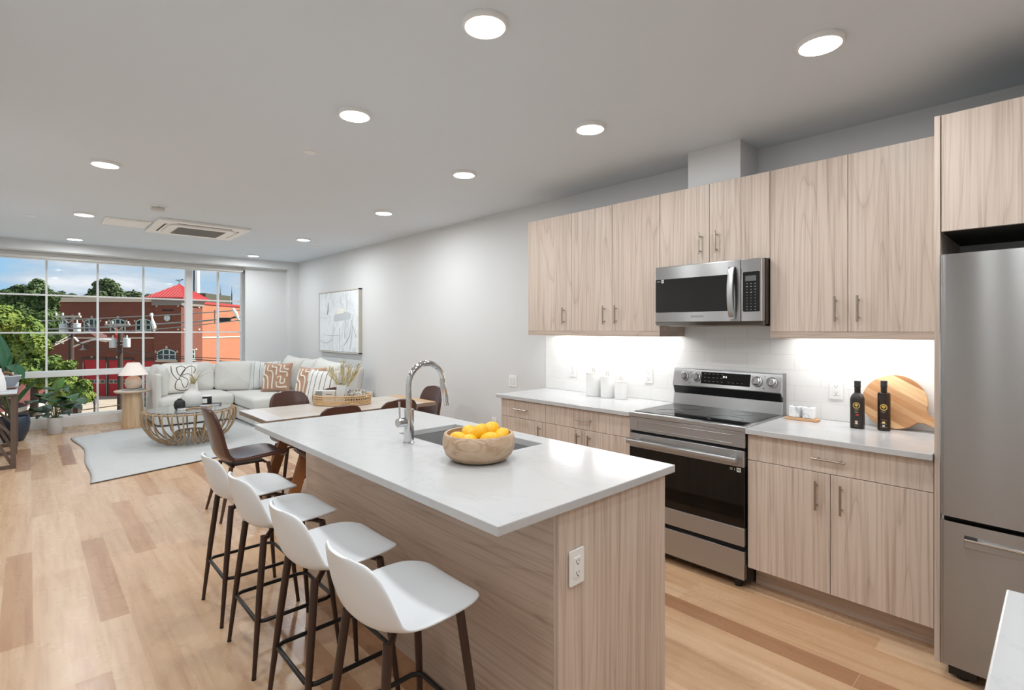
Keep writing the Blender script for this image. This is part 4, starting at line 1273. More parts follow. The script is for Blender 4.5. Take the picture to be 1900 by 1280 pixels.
# ------------------------------------------------------------------ rug
def m_rug():
    m = mat('grey_woven_rug', (202, 203, 202), 0.95)
    q = NT(m)
    n = q.noise(q.coords((5, 60, 1)), 1.0, 3, 0.6, 0.3)
    n2 = q.noise(q.coords((1, 1, 1)), 220, 1, 0.5)
    c = q.mix(0.5, q.ramp(n, [(0.3, (186, 188, 189)), (0.7, (210, 211, 209))]), q.ramp(n2, [(0.3, (188, 190, 190)), (0.7, (212, 212, 210))]))
    q.l(c, q.b.inputs['Base Color'])
    q.bump(n, 0.5, 0.006)
    return m
def rug_pt(u, v):
    # u: left -> right, v: near -> far ; wavy left edge, near edge runs slightly askew
    xl = 0.415 + 0.055 * math.sin(PI * 1.0 * v) ** 1.0 + 0.018 * math.sin(11 * v + 0.6) + 0.01 * v
    x = xl + (2.95 - xl) * u
    y0 = 6.285 + (x - 0.413) * 0.268
    y1 = 9.10 + min(0.22, (x - 0.42) * 0.42)
    y = y0 + (y1 - y0) * v
    z = 0.011 + 0.0025 * math.sin(9 * v + 3 * u) + 0.0012 * math.sin(31 * v) * max(0, 1 - u * 4)
    return (x, y, z)
rug = MB().grid(rug_pt, 60, 70).build('area_rug', m_rug(), smooth=60, solid=0.010)
edge_shade = MB().tube([tuple(Vector(rug_pt(k / 60, 0.0)) + Vector((0, -0.004, -0.006))) for k in range(61)], 0.0050, 6); edge_shade.build('edge_shade', mat('dark_edge_shade', (88, 78, 72), 0.9), rug)  # dark line laid on for the shading of the rug's thickness
edge_shade = MB().tube([tuple(Vector(rug_pt(0.0, k / 60)) + Vector((-0.003, 0, -0.006))) for k in range(61)], 0.0028, 6); edge_shade.build('edge_shade', mat('pale_edge_shade', (150, 138, 128), 0.9), rug)  # thinner, paler line for the same edge shading down the left
tag(rug, 'large pale grey woven rug with a wavy left edge', 'rug')

# ------------------------------------------------------------------ coffee table
CX, CY = 1.535, 7.770
t = thing('coffee_table', 'round rattan coffee table with glass top, ribs curving to the rug', 'coffee table', (CX, CY, 0.0145))
M_RAT2 = mat('grey_brown_rattan', (172, 146, 116), 0.55)
for r, z, w in ((0.500, 0.405, 0.0105), (0.155, 0.135, 0.010)):
    MB().tube([(r * math.cos(2 * PI * k / 64), r * math.sin(2 * PI * k / 64), z) for k in range(64)], w, 8, closed=True).build('hoop', M_RAT2, t, smooth=60)
for k in range(28):
    a = 2 * PI * (k + 0.5) / 28
    pr = [(0.470, 0.417), (0.505, 0.418), (0.525, 0.408), (0.530, 0.370), (0.522, 0.300), (0.490, 0.200), (0.430, 0.105), (0.350, 0.040), (0.285, 0.0115), (0.240, 0.020), (0.205, 0.055), (0.182, 0.100), (0.158, 0.138)]
    MB().tube([(r * math.cos(a), r * math.sin(a), z) for r, z in pr], 0.0100, 7).build('rib', M_RAT2, t, smooth=60)
m = mat('table_glass', (215, 220, 220), 0.03); m.node_tree.nodes['Principled BSDF'].inputs['Transmission Weight'].default_value = 0.75
MB().lathe([(0, 0.4195), (0.462, 0.4195), (0.465, 0.423), (0.462, 0.427), (0, 0.427)], 64).build('glass_top', m, t, smooth=40)
MB().tube([(0.467 * math.cos(2 * PI * k / 64), 0.467 * math.sin(2 * PI * k / 64), 0.423) for k in range(64)], 0.005, 6, closed=True).build('glass_edge', mat('dark_edge', (92, 88, 84), 0.3), t, smooth=60)
CTZ = 0.0145 + 0.4282
def view_off(x0, y0, dx, dy):
    c_, s_ = math.cos(TH), math.sin(TH)
    return x0 + dx * c_ + dy * s_, y0 - dx * s_ + dy * c_
x, y = 1.585, 7.930
t = thing('vase', 'large white bottle vase with dry grass on the coffee table', 'vase', (x, y, CTZ))
MB().lathe([(0, 0), (0.105, 0), (0.125, 0.012), (0.134, 0.06), (0.131, 0.120), (0.112, 0.165), (0.075, 0.195), (0.048, 0.215), (0.040, 0.245), (0.040, 0.285), (0.046, 0.300), (0.041, 0.300), (0.034, 0.28), (0.034, 0.24), (0, 0.23)], 48).build('vase_body', mat('matte_white_vase', (216, 215, 212), 0.6), t, smooth=50)
random.seed(21)
for k, (dx, dy, h) in enumerate(((-0.01, 0.0, 0.56), (0.10, 0.02, 0.49), (0.20, 0.0, 0.50), (0.22, 0.05, 0.45), (0.16, -0.03, 0.42), (0.05, 0.02, 0.46), (-0.05, 0.01, 0.42), (0.03, -0.04, 0.44))):
    ex, ey = view_off(0, 0, dx, dy)
    MB().tube([(0, 0, 0.24), (ex * 0.25, ey * 0.25, 0.34), (ex * 0.65, ey * 0.65, 0.30 + (h - 0.3) * 0.8), (ex, ey, h)], [0.0032, 0.003, 0.0022, 0.001], 5).build('grass_blade', M_DRY if k % 2 else M_DRY2, t, smooth=60)
tuft = MB()
for k in range(26):
    a = random.uniform(0, 2 * PI); r = random.uniform(0.01, 0.075); h = random.uniform(0.32, 0.42)
    tuft.tube([(0, 0, 0.25), (r * 0.4 * math.cos(a), r * 0.4 * math.sin(a), 0.31), (r * math.cos(a), r * math.sin(a), h)], [0.003, 0.0028, 0.001], 4)
tuft.build('grass_tuft', M_DRY, t)
x, y = 1.400, 7.690
t = thing('vase', 'small black ribbed vase on the coffee table', 'vase', (x, y, CTZ + 0.0001))
def rib_v(u, v):
    prof = [(0.030, 0.0), (0.050, 0.004), (0.061, 0.035), (0.063, 0.070), (0.055, 0.105), (0.036, 0.125), (0.024, 0.131), (0.024, 0.140), (0.018, 0.140), (0.016, 0.12)]
    f = v * (len(prof) - 1); i = min(int(f), len(prof) - 2); w = f - i
    r = prof[i][0] * (1 - w) + prof[i + 1][0] * w; z = prof[i][1] * (1 - w) + prof[i + 1][1] * w
    a = 2 * PI * u
    r *= 1 + 0.018 * math.cos(22 * a) * (0.03 < z < 0.125)
    return (r * math.cos(a), r * math.sin(a), z)
q = MB().grid(rib_v, 88, 28, True); q.f.append(tuple(range(88))[::-1])
q.build('vase_body', mat('matte_black_ceramic', (38, 38, 38), 0.6), t, smooth=60)
x, y = 1.745, 7.880
t = thing('candle', 'white candle in a black-rimmed glass holder on the coffee table', 'candle', (x, y, CTZ + 0.024))
MB().lathe([(0, 0), (0.060, 0), (0.062, 0.004), (0.062, 0.100), (0.058, 0.100), (0.058, 0.075), (0, 0.075)], 36).build('jar', mat('smoked_glass', (42, 44, 44), 0.15), t, smooth=40)
MB().lathe([(0, 0.0985), (0.064, 0.0985), (0.064, 0.108), (0.060, 0.111), (0, 0.111)], 36).build('lid', M_WHITE, t, smooth=40)
lb = MB(); a0 = -PI / 2 - TH
lb.grid(lambda u, v: (0.0627 * math.cos(a0 - 0.62 + 1.24 * u), 0.0627 * math.sin(a0 - 0.62 + 1.24 * u), 0.012 + 0.062 * v), 12, 4)
lb.build('label', M_WHITE, t, solid=0.0006, off=0)
t = thing('book', 'flat white and dark book lying under the candle on the coffee table', 'book', (1.745, 7.880, CTZ + 0.0004), -TH + 0.35)
MB().box(-0.145, 0.165, -0.085, 0.085, 0, 0.0225).build('cover', mat('grey_book_cover', (96, 94, 96), 0.5), t, bevel=0.002)
MB().box(-0.1455, 0.163, -0.0855, 0.083, 0.003, 0.0195).build('pages', M_WHITE, t)
t = thing('bead_garland', 'string of pale wooden beads looped across the coffee table', 'garland', (1.56, 7.66, CTZ), 0)
gp = []
for k in range(26):
    u = k / 25
    gp.append((-0.10 + 0.30 * u + 0.02 * math.sin(9 * u), -0.07 + 0.10 * u + 0.045 * math.sin(7.5 * u), 0.0105))
MB().tube(gp, 0.002, 5).build('cord', M_RATTAN, t)
for i, p_ in enumerate(gp):
    MB().lathe([(0, -0.010), (0.006, -0.008), (0.010, 0), (0.006, 0.008), (0, 0.010)], 10, c=p_).build('bead', mat('wooden_bead', (190, 150, 108), 0.6), t, smooth=60)
t = thing('tray', 'small marble block under the black vase on the coffee table', 'tray', (1.42, 7.62, CTZ), 0.4)
MB().prism(rounded(0.10, 0.07, 0.008), 0.0003, 0.022).build('block', m_marble(), t, bevel=0.003)

# ------------------------------------------------------------------ sofa
def puff(w, d, h, ex=0.32, nu=44, nv=22, crown=0.0, wrinkle=0.006, seed=0.0):
    """superellipsoid cushion, centred, w along x, d along y, h along z"""
    def sp(c, e_):
        return math.copysign(abs(c) ** e_, c)
    def fn(u, v):
        a = 2 * PI * u; b = -PI / 2 + PI * v
        x = sp(math.cos(b), ex) * sp(math.cos(a), ex); y = sp(math.cos(b), ex) * sp(math.sin(a), ex); z = sp(math.sin(b), 0.55)
        n = mnoise.noise(Vector((x * 2.2 + seed, y * 2.2, z * 2.0 + seed))) * wrinkle
        zz = z * h / 2 * (1 - 0.30 * (max(abs(x), abs(y)) ** 3)) + crown * (1 - x * x) * (1 - y * y) * (1 if z > 0 else 0) + n
        return (x * w / 2 + n, y * d / 2 + n, zz)
    return MB().grid(fn, nu, nv, True)
def slab_cushion(w, d, h, seed=0.0, crown=0.02):
    """seat cushion with soft edges, base at z = 0"""
    def fn(u, v):
        a = 2 * PI * u
        def sp(c, e_):
            return math.copysign(abs(c) ** e_, c)
        b = -PI / 2 + PI * v
        e1, e2 = 0.16, 0.22
        x = sp(math.cos(b), e2) * sp(math.cos(a), e1); y = sp(math.cos(b), e2) * sp(math.sin(a), e1); z = sp(math.sin(b), 0.45)
        n = mnoise.noise(Vector((x * 2 + seed, y * 2 + seed, z))) * 0.005
        return (x * w / 2 + n, y * d / 2 + n, h / 2 + z * h / 2 + (crown * (1 - x * x) * (1 - y * y) if z > 0 else 0))
    return MB().grid(fn, 56, 20, True)
sofa = thing('sectional_sofa', 'large cream L-shaped sectional sofa under the window', 'sofa', (2.5, 9.0, 0))
SO = abs_loc(sofa)
def sput(mb, loc, rot=(0, 0, 0)):
    R_ = Euler(rot).to_matrix()
    mb.v = [tuple(R_ @ Vector(p) + Vector(loc) - SO) for p in mb.v]
    return mb
RUGZ = 0.030
bs = MB().box(1.42, 2.42, 9.16, 9.94, RUGZ, 0.235); sput(bs, (0, 0, 0)); bs.build('base', M_SOFA, sofa, bevel=0.02, seg=3)
bs = MB().box(2.445, 3.50, 8.23, 9.44, RUGZ, 0.235); sput(bs, (0, 0, 0)); bs.build('base', M_SOFA, sofa, bevel=0.02, seg=3)
bs = MB().box(2.43, 2.80, 9.40, 9.92, RUGZ, 0.43); sput(bs, (0, 0, 0)); bs.build('corner_base', M_SOFA, sofa, bevel=0.03, seg=3)
bs = MB().box(2.66, 3.50, 6.62, 8.21, RUGZ, 0.235); sput(bs, (0, 0, 0)); bs.build('base', M_SOFA, sofa, bevel=0.02, seg=3)
ft = MB()
for x0, x1, y0, y1 in ((1.47, 2.39, 9.20, 9.90), (2.49, 3.45, 8.28, 9.40), (2.70, 3.45, 6.67, 8.16)):
    ft.box(x0, x1, y0, y1, 0.022, RUGZ + 0.004)
sput(ft, (0, 0, 0)); ft.build('plinth', M_BLACK, sofa)
sput(slab_cushion(1.02, 0.88, 0.215, 0.3, 0.025), (1.915, 9.545, 0.232)).build('seat_cushion', M_SOFA, sofa, smooth=70)
sput(slab_cushion(1.10, 1.22, 0.215, 1.3, 0.020), (2.975, 8.825, 0.232)).build('seat_cushion', M_SOFA, sofa, smooth=70)
sput(slab_cushion(0.86, 1.08, 0.215, 2.3, 0.020), (3.08, 7.66, 0.232)).build('seat_cushion', M_SOFA, sofa, smooth=70)
sput(slab_cushion(0.86, 0.53, 0.215, 4.3, 0.012), (3.08, 6.865, 0.232)).build('seat_cushion', M_SOFA, sofa, smooth=70)
# arm and backs
am = MB().box(1.375, 1.445, 9.20, 10.16, RUGZ, 0.80); sput(am, (0, 0, 0)); am.build('arm', M_SOFA, sofa, bevel=0.03, seg=4)
bk = MB().box(1.40, 2.72, 9.95, 10.17, RUGZ, 0.74); sput(bk, (0, 0, 0)); bk.build('back', M_SOFA, sofa, bevel=0.04, seg=4)
bk = MB().box(2.70, 3.39, 9.445, 9.66, RUGZ, 0.74); sput(bk, (0, 0, 0)); bk.build('back', M_SOFA, sofa, bevel=0.04, seg=4)
bk = MB().box(3.42, 3.548, 6.64, 9.44, RUGZ, 0.60); sput(bk, (0, 0, 0)); bk.build('back', M_SOFA, sofa, bevel=0.03, seg=4)
sput(puff(0.50, 0.68, 0.20, 0.36, seed=0.7), (1.475, 9.62, 0.665), (0, PI / 2, 0)).build('back_cushion', M_SOFA, sofa, smooth=70)
sput(puff(0.80, 0.50, 0.26, 0.30, seed=1.9), (1.885, 9.845, 0.672), (PI / 2 - 0.18, 0, 0)).build('back_cushion', M_SOFA, sofa, smooth=70)
sput(puff(0.78, 0.50, 0.26, 0.30, seed=3.1), (2.625, 9.640, 0.672), (PI / 2 - 0.18, 0, -0.62)).build('back_cushion', M_SOFA, sofa, smooth=70)
def pillow_mb(w=0.46, t_=0.15, seed=0.0):
    """square throw pillow with pinched corners: lies in x-z, faces -y"""
    n = 26
    def fn(sgn):
        def g(u, v):
            x = -1 + 2 * u; z = -1 + 2 * v
            e_ = (1 - x ** 4) * (1 - z ** 4)
            k = 1 - 0.055 * (1 - x * x) * z * z - 0.0 
            kx = 1 - 0.07 * (1 - z * z); kz = 1 - 0.07 * (1 - x * x)
            wr = 0.006 * mnoise.noise(Vector((x * 2.5 + seed, z * 2.5, seed)))
            return (x * w / 2 * kx, sgn * (t_ / 2 * max(e_, 0) ** 0.55) + wr, z * w / 2 * kz)
        return g
    q = MB(); q.grid(fn(-1), n, n)
    b = MB(); b.grid(fn(1), n, n); b.f = [f_[::-1] for f_ in b.f]
    q.add(b.v, b.f)
    return q
def big_pillow(w, h, t_, seed):
    q = pillow_mb(1.0, 1.0, seed)
    q.v = [(x * w, y * t_, z * h) for x, y, z in q.v]
    return q
for k, (y, rz, dx, zr) in enumerate(((8.93, 0.10, 0.0, 0.05), (8.24, -0.10, 0.01, -0.06), (7.50, 0.16, -0.03, 0.09))):
    sput(big_pillow(0.70, 0.60, 0.27, 5.3 + k), (3.27 + dx, y, 0.715), (PI / 2 - 0.27 - PI / 2, zr, -PI / 2 + rz)).build('back_cushion', M_CUSH, sofa, smooth=70)

# throw pillows: top-level, each leaning on the sofa
def pillow(label, m, loc, rz, lean, w=0.46, h=None, roll=0.0, seed=0.0, deco=None):
    o = pillow_mb(w, 0.15, seed).build('throw_pillow', m, smooth=70)
    o.matrix_world = Matrix.Translation(loc) @ Matrix.Rotation(rz, 4, 'Z') @ Matrix.Rotation(lean, 4, 'X') @ Matrix.Rotation(roll, 4, 'Y')
    tag(o, label, 'pillow', 'throw pillows on the sofa')
    return o
SZ = 0.455
def surf_y(x, z, w=0.46, t_=0.15, seed=0.0):
    X, Z = x / (w / 2), z / (w / 2)
    return -(t_ / 2 * max((1 - X ** 4) * (1 - Z ** 4), 0) ** 0.55)
def squiggle(parent, pts, r, m, name, w=0.46):
    # smooth the polyline and lay it on the pillow front
    P = [Vector((a, b)) for a, b in pts]; S = []
    for i in range(len(P) - 1):
        p0, p1, p2, p3 = P[max(i - 1, 0)], P[i], P[i + 1], P[min(i + 2, len(P) - 1)]
        for k in range(6):
            u = k / 6
            S.append(0.5 * ((2 * p1) + (-p0 + p2) * u + (2 * p0 - 5 * p1 + 4 * p2 - p3) * u * u + (-p0 + 3 * p1 - 3 * p2 + p3) * u ** 3))
    S.append(P[-1])
    return MB().tube([(p.x, surf_y(p.x, p.y, w) - 0.0015, p.y) for p in S], r, 6, flat=1.0).build(name, m, parent, smooth=60)
M_PIL = m_fabric('ivory_pillow_fabric', (240, 237, 230))
M_INK = mat('black_cord_line', (34, 34, 36), 0.8)
p = pillow('ivory throw pillow with a black scribbled line, at the left end of the sofa', M_PIL, (1.745, 9.50, SZ + 0.235), 0.02, -0.30, 0.48, roll=0.04, seed=0.4)
squiggle(p, [(-0.14, 0.19), (-0.13, 0.08), (-0.07, -0.02), (-0.04, -0.02), (0.02, 0.10), (0.10, 0.18), (0.17, 0.18), (0.19, 0.12), (0.16, 0.07)], 0.0045, M_INK, 'scribble')
squiggle(p, [(-0.07, 0.16), (-0.05, 0.06), (0.03, 0.00), (0.08, -0.04), (0.07, -0.13), (0.03, -0.16), (0.0, -0.10), (-0.02, -0.03), (-0.07, -0.05), (-0.09, -0.16), (-0.02, -0.20), (0.08, -0.19), (0.15, -0.14)], 0.0045, M_INK, 'scribble')
squiggle(p, [(-0.07, 0.16), (0.0, 0.19), (0.05, 0.14), (0.0, 0.04), (0.08, 0.06), (0.14, 0.02), (0.18, -0.05)], 0.0040, M_INK, 'scribble')
def m_stripe(name, col, line, freq, w=0.06):
    m = m_fabric(name, col)
    q = NT(m)
    v = q.coords((1, 1, 1)); sp = q.n('ShaderNodeSeparateXYZ'); q.l(v, sp.inputs[0])
    f = q.math('FRACT', q.math('ADD', q.math('MULTIPLY', sp.outputs[0], freq), 0.3))
    k = q.math('LESS_THAN', q.math('ABSOLUTE', q.math('SUBTRACT', f, 0.5)), w)
    q.l(q.mix(k, lin(col), lin(line)), q.b.inputs['Base Color'])
    return m
M_STRIPE = m_stripe('striped_pillow_fabric', (216, 218, 216), (84, 84, 88), 11.0, 0.035)
M_STRIPE2 = m_stripe('wide_striped_pillow_fabric', (226, 225, 222), (110, 106, 104), 13.0, 0.07)
M_TAN = m_fabric('tan_pillow_fabric', (184, 146, 122))
M_IVO = mat('ivory_cord', (232, 224, 210), 0.9)
p = pillow('pale pillow with thin dark stripes in the corner of the sofa', M_STRIPE, (2.92, 9.245, SZ + 0.235), -0.50, -0.24, 0.48, seed=1.4)
def maze(p):
    # raised ivory meander lines on tan cloth
    for i, pts in enumerate((
        [(-0.19, 0.19), (-0.19, 0.05), (-0.13, 0.0), (-0.10, -0.08), (-0.10, -0.19)],
        [(-0.13, 0.19), (-0.13, 0.10), (-0.06, 0.08), (-0.03, 0.0), (-0.03, -0.19)],
        [(-0.06, 0.19), (-0.06, 0.15), (0.01, 0.14), (0.02, 0.02)],
        [(0.02, 0.19), (0.08, 0.17), (0.08, 0.08), (0.18, 0.07), (0.19, 0.0)],
        [(0.13, 0.19), (0.14, 0.13), (0.20, 0.12)],
        [(0.04, -0.02), (0.10, 0.0), (0.10, -0.10), (0.16, -0.10), (0.16, -0.03)],
        [(0.04, -0.08), (0.05, -0.16), (0.12, -0.17), (0.20, -0.16)],
        [(-0.19, -0.02), (-0.17, -0.08), (-0.17, -0.19)])):
        squiggle(p, pts, 0.0125, M_IVO, 'meander')
p = pillow('tan throw pillow with ivory maze lines, near the sofa corner', M_TAN, (2.93, 8.70, SZ + 0.235), -0.80, -0.26, 0.48, seed=2.2)
maze(p)
pillow('plain white pillow peeping out behind the tan maze pillow', M_PIL, (3.00, 8.93, SZ + 0.225), -0.66, -0.22, 0.46, seed=8.2)
p = pillow('tan and ivory maze pillow leaning left of the basket tray', M_TAN, (2.95, 7.40, SZ + 0.235), -1.10, -0.30, 0.48, seed=3.2)
maze(p)
pillow('white pillow with grey stripes, behind the basket tray', M_STRIPE2, (2.89, 6.86, SZ + 0.225), -1.05, -0.32, 0.48, seed=4.2)
pillow('plain grey pillow at the near end of the sofa, right of the dried grass', mat('soft_grey_pillow', (190, 188, 184), 0.9), (3.27, 6.86, SZ + 0.240), -1.22, -0.22, 0.50, seed=5.2)
# blanket over the sofa end
def thr(u, v):
    x = 2.82 + 0.60 * u
    z0 = 0.475
    n = 0.010 * mnoise.noise(Vector((u * 6, v * 6, 1.3)))
    if v < 0.6:
        return (x, 6.92 - 0.34 * v / 0.6, z0 + n)
    k = (v - 0.6) / 0.4
    return (x, 6.565 - 0.03 * math.sin(k * PI / 2), z0 - 0.30 * k + n)
o = MB().grid(thr, 30, 24).build('throw_blanket', m_fabric('white_throw_fabric', (228, 225, 219)), smooth=70, solid=0.010)
tag(o, 'white throw blanket over the near end of the sofa', 'blanket')

# ------------------------------------------------------------------ side table and lamp
t = thing('side_table', 'pale wood pedestal side table by the window', 'side table', (1.140, 9.600, 0))
def m_ped():
    m = mat('pale_oak_pedestal', (222, 192, 156), 0.5)
    q = NT(m)
    n = q.noise(q.coords((16, 16, 0.6)), 1.2, 3, 0.5)
    q.l(q.ramp(n, [(0.3, (204, 168, 128)), (0.6, (226, 200, 168))]), q.b.inputs['Base Color'])
    return m
MB().lathe([(0, 0.0005), (0.142, 0.0005), (0.134, 0.18), (0.122, 0.40), (0.116, 0.518), (0, 0.518)], 48).build('pedestal', m_ped(), t, smooth=40)
MB().lathe([(0, 0.519), (0.205, 0.519), (0.226, 0.530), (0.230, 0.541), (0.226, 0.548), (0, 0.548)], 56).build('tabletop', mat('pale_oak_top', (222, 204, 184), 0.4), t, smooth=40)
bk = MB().box(-0.13, 0.12, -0.085, 0.085, 0.0, 0.020).build('book', mat('pale_blue_grey_book', (176, 184, 190), 0.5), bevel=0.002)
bk.location = (1.160, 9.590, 0.5486); bk.rotation_euler = (0, 0, -TH)
tag(bk, 'thin grey book under the ceramic lamp', 'book')
t = thing('table_lamp', 'ceramic ball table lamp with a white cone shade by the window', 'lamp', (1.150, 9.590, 0.5692))
MB().lathe([(0, 0), (0.060, 0.0), (0.085, 0.015), (0.104, 0.055), (0.108, 0.095), (0.098, 0.140), (0.072, 0.175), (0.040, 0.190), (0.016, 0.194), (0.012, 0.215), (0, 0.215)], 44).build('lamp_base', mat('beige_ceramic', (216, 196, 178), 0.65), t, smooth=50)
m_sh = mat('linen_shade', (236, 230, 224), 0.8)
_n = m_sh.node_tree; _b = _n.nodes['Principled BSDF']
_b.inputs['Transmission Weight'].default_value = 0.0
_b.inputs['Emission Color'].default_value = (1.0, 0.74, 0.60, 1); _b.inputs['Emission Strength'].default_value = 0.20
MB().lathe([(0.186, 0.210), (0.075, 0.395), (0.072, 0.395), (0.183, 0.210)], 48).build('lamp_shade', m_sh, t, smooth=40)
fin = MB().cyl((0, 0, 0.21), (0, 0, 0.405), 0.004, seg=8); fin.lathe([(0, 0.400), (0.010, 0.402), (0.010, 0.410), (0, 0.414)], 14)
for k in range(3):
    a = 2 * PI * k / 3
    fin.tube([(0, 0, 0.388), (0.073 * math.cos(a), 0.073 * math.sin(a), 0.388)], 0.002, 5)
fin.build('finial', M_NICKEL, t, smooth=40)

# ------------------------------------------------------------------ plants
M_LEAF = mat('deep_green_leaf', (66, 104, 66), 0.36)
M_LEAF2 = mat('bright_green_leaf', (98, 146, 44), 0.4)
M_LEAFG = mat('banana_leaf_green', (46, 100, 62), 0.36)
M_STEM = mat('plant_stem', (120, 124, 84), 0.6)
def leaf_mb(base, tip, width, droop=0.05, split=0.0, curl=0.25, n=14):
    """leaf blade from base to tip, folded a little along the midrib; split cuts notches into the edge"""
    a = Vector(base); b = Vector(tip); d = b - a
    side = d.cross(Vector((0, 0, 1)))
    side = side.normalized() if side.length > 1e-5 else Vector((1, 0, 0))
    upv = side.cross(d).normalized()
    vs = []; fs = []
    for i in range(n + 1):
        u = i / n
        c = a + d * u + Vector((0, 0, droop * 4 * u * (1 - u)))
        w = width / 2 * (math.sin(PI * min(1.0, u ** 0.72 * 0.985 + 0.015)) ** 0.75)
        if split and 2 < i < n - 1 and i % 2 == 0:
            w *= 1 - split
        for k in (-1, -0.5, 0, 0.5, 1):
            vs.append(c + side * w * k + upv * (abs(k) * w * curl))
    for i in range(n):
        for k in range(4):
            fs.append((i * 5 + k, i * 5 + k + 1, (i + 1) * 5 + k + 1, (i + 1) * 5 + k))
    return MB().add(vs, fs)
t = thing('potted_plant', 'green leafy plant in a white cylinder pot before the window', 'plant', (0.268, 9.735, 0))
MB().lathe([(0, 0.0005), (0.080, 0.0005), (0.082, 0.004), (0.082, 0.222), (0.076, 0.222), (0.076, 0.19), (0, 0.19)], 44).build('pot', mat('pale_grey_pot', (222, 224, 224), 0.5), t, smooth=40)
MB().lathe([(0, 0.196), (0.0755, 0.190)], 30).build('soil', mat('potting_soil', (52, 42, 36), 0.9), t)
random.seed(4)
pl = [(-0.27, -0.05, 0.34, 0.17), (0.10, -0.06, 0.46, 0.17), (-0.14, -0.06, 0.48, 0.16), (0.30, 0.05, 0.36, 0.15), (-0.30, 0.02, 0.30, 0.17), (-0.33, -0.03, 0.44, 0.19), (-0.22, 0.03, 0.53, 0.17), (0.05, 0.02, 0.74, 0.22), (0.26, 0.0, 0.50, 0.18), (0.36, 0.03, 0.44, 0.17), (0.22, -0.04, 0.38, 0.16), (-0.10, -0.05, 0.36, 0.16), (0.12, 0.06, 0.60, 0.18), (-0.06, 0.05, 0.62, 0.18), (-0.20, -0.04, 0.24, 0.12), (0.16, 0.03, 0.28, 0.12)]
for k, (dx, dy, z, w) in enumerate(pl):
    ex, ey = view_off(0, 0, dx, dy)
    u = 0.42
    st_ = MB().tube([(ex * 0.06, ey * 0.06, 0.18), (ex * 0.18, ey * 0.18, 0.18 + (z - 0.18) * 0.6), (ex * u, ey * u, z - 0.02)], [0.006, 0.005, 0.004], 6).build('stem', M_STEM, t, smooth=60)
    m = M_LEAF2 if k == 7 else M_LEAF
    tipz = z + (0.06 if k == 7 else -0.04)
    if k == 7:
        leaf_mb((0.0, 0.0, 0.57), tuple(view_off(0, 0, 0.035, 0.10)) + (0.775,), 0.23, 0.01, 0.0, 0.1).build('leaf', m, t, smooth=70, solid=0.0015)
    else:
        leaf_mb((ex * u, ey * u, z - 0.02), (ex * 1.12, ey * 1.12, tipz), w * 2.0, 0.050, 0.10, 0.14).build('leaf', m, t, smooth=70, solid=0.0015)
t = thing('banana_plant', 'tall banana plant in a dark blue pot at the left edge', 'plant', (-0.150, 9.420, 0))
MB().lathe([(0, 0.0005), (0.090, 0.0005), (0.105, 0.010), (0.150, 0.120), (0.166, 0.230), (0.158, 0.318), (0.150, 0.325), (0.146, 0.316), (0.150, 0.26), (0, 0.25)], 44).build('pot', mat('dark_blue_glaze', (52, 64, 82), 0.35), t, smooth=50)
for k, (bx, bz, tx, ty, tz, w) in enumerate(((-0.12, 0.86, -0.24, -0.05, 1.50, 0.34), (-0.10, 0.99, 0.115, 0.02, 0.80, 0.23), (0.03, 0.47, 0.31, 0.05, 0.81, 0.12), (-0.10, 0.55, -0.36, 0.02, 1.05, 0.28), (0.02, 0.97, 0.25, 0.03, 1.25, 0.035), (-0.16, 0.90, -0.45, 0.10, 1.35, 0.30))):
    ex, ey = view_off(0, 0, tx, ty)
    if w == 0.0:
        continue
    bx_, by_ = view_off(0, 0, bx, 0)
    MB().tube([(0, 0, 0.24), (bx_, by_, bz * 0.6), (bx_, by_, bz)], [0.012, 0.010, 0.007], 7).build('stem', M_STEM, t, smooth=60)
    leaf_mb((bx_, by_, bz), (ex, ey, tz), w, 0.03, 0.0, 0.30, 18).build('leaf', M_LEAFG, t, smooth=70, solid=0.0015)

# ------------------------------------------------------------------ console table at the left wall
M_CTOP = mat('console_white_top', (214, 218, 222), 0.3)
M_CLEG = mat('grey_brown_wood', (104, 88, 78), 0.5)
t = thing('console_table', 'console table with white top and slatted brown legs at the left wall', 'console table', (-0.30, 8.30, 0))
KX0, KX1, KY0, KY1, KZ = -0.503, -0.092, 7.520, 9.050, 0.800
MB().box(KX0, KX1, KY0, KY1, KZ - 0.014, KZ).build('tabletop', M_CTOP, t, world=True, bevel=0.002)
MB().box(KX0, KX1 - 0.002, KY0 + 0.002, KY1 - 0.002, KZ - 0.030, KZ - 0.0145).build('top_edge', M_CLEG, t, world=True)
for y in (7.565, 8.42, 9.00):
    for x in (KX1 - 0.030, KX0 + 0.028):
        MB().box(x - 0.022, x + 0.022, y - 0.020, y + 0.020, 0.001, KZ - 0.0305).build('leg', M_CLEG, t, world=True, bevel=0.002)
    MB().box(KX0 + 0.05, KX1 - 0.052, y - 0.018, y + 0.018, 0.002, 0.036).build('floor_rail', M_CLEG, t, world=True)
    MB().bar((KX1 - 0.045, y, 0.05), (KX0 + 0.06, y, 0.74), 0.026, 0.026, up=(0, 1, 0)).build('brace', M_CLEG, t, world=True)
    MB().bar((KX1 - 0.045, y, 0.36), (KX0 + 0.06, y, 0.74), 0.022, 0.024, up=(0, 1, 0)).build('brace', M_CLEG, t, world=True)
t = thing('vase', 'white narrow-necked vase at the left picture edge, on the console table', 'vase', (-0.232, 7.72, KZ + 0.0006))
MB().lathe([(0, 0), (0.045, 0), (0.056, 0.02), (0.052, 0.10), (0.038, 0.17), (0.020, 0.22), (0.018, 0.25), (0.012, 0.25), (0, 0.22)], 36).build('vase_body', M_CERAM, t, smooth=50)
t = thing('bowl', 'small dark and white footed bowl on the console table', 'bowl', (-0.172, 8.40, KZ + 0.0006))
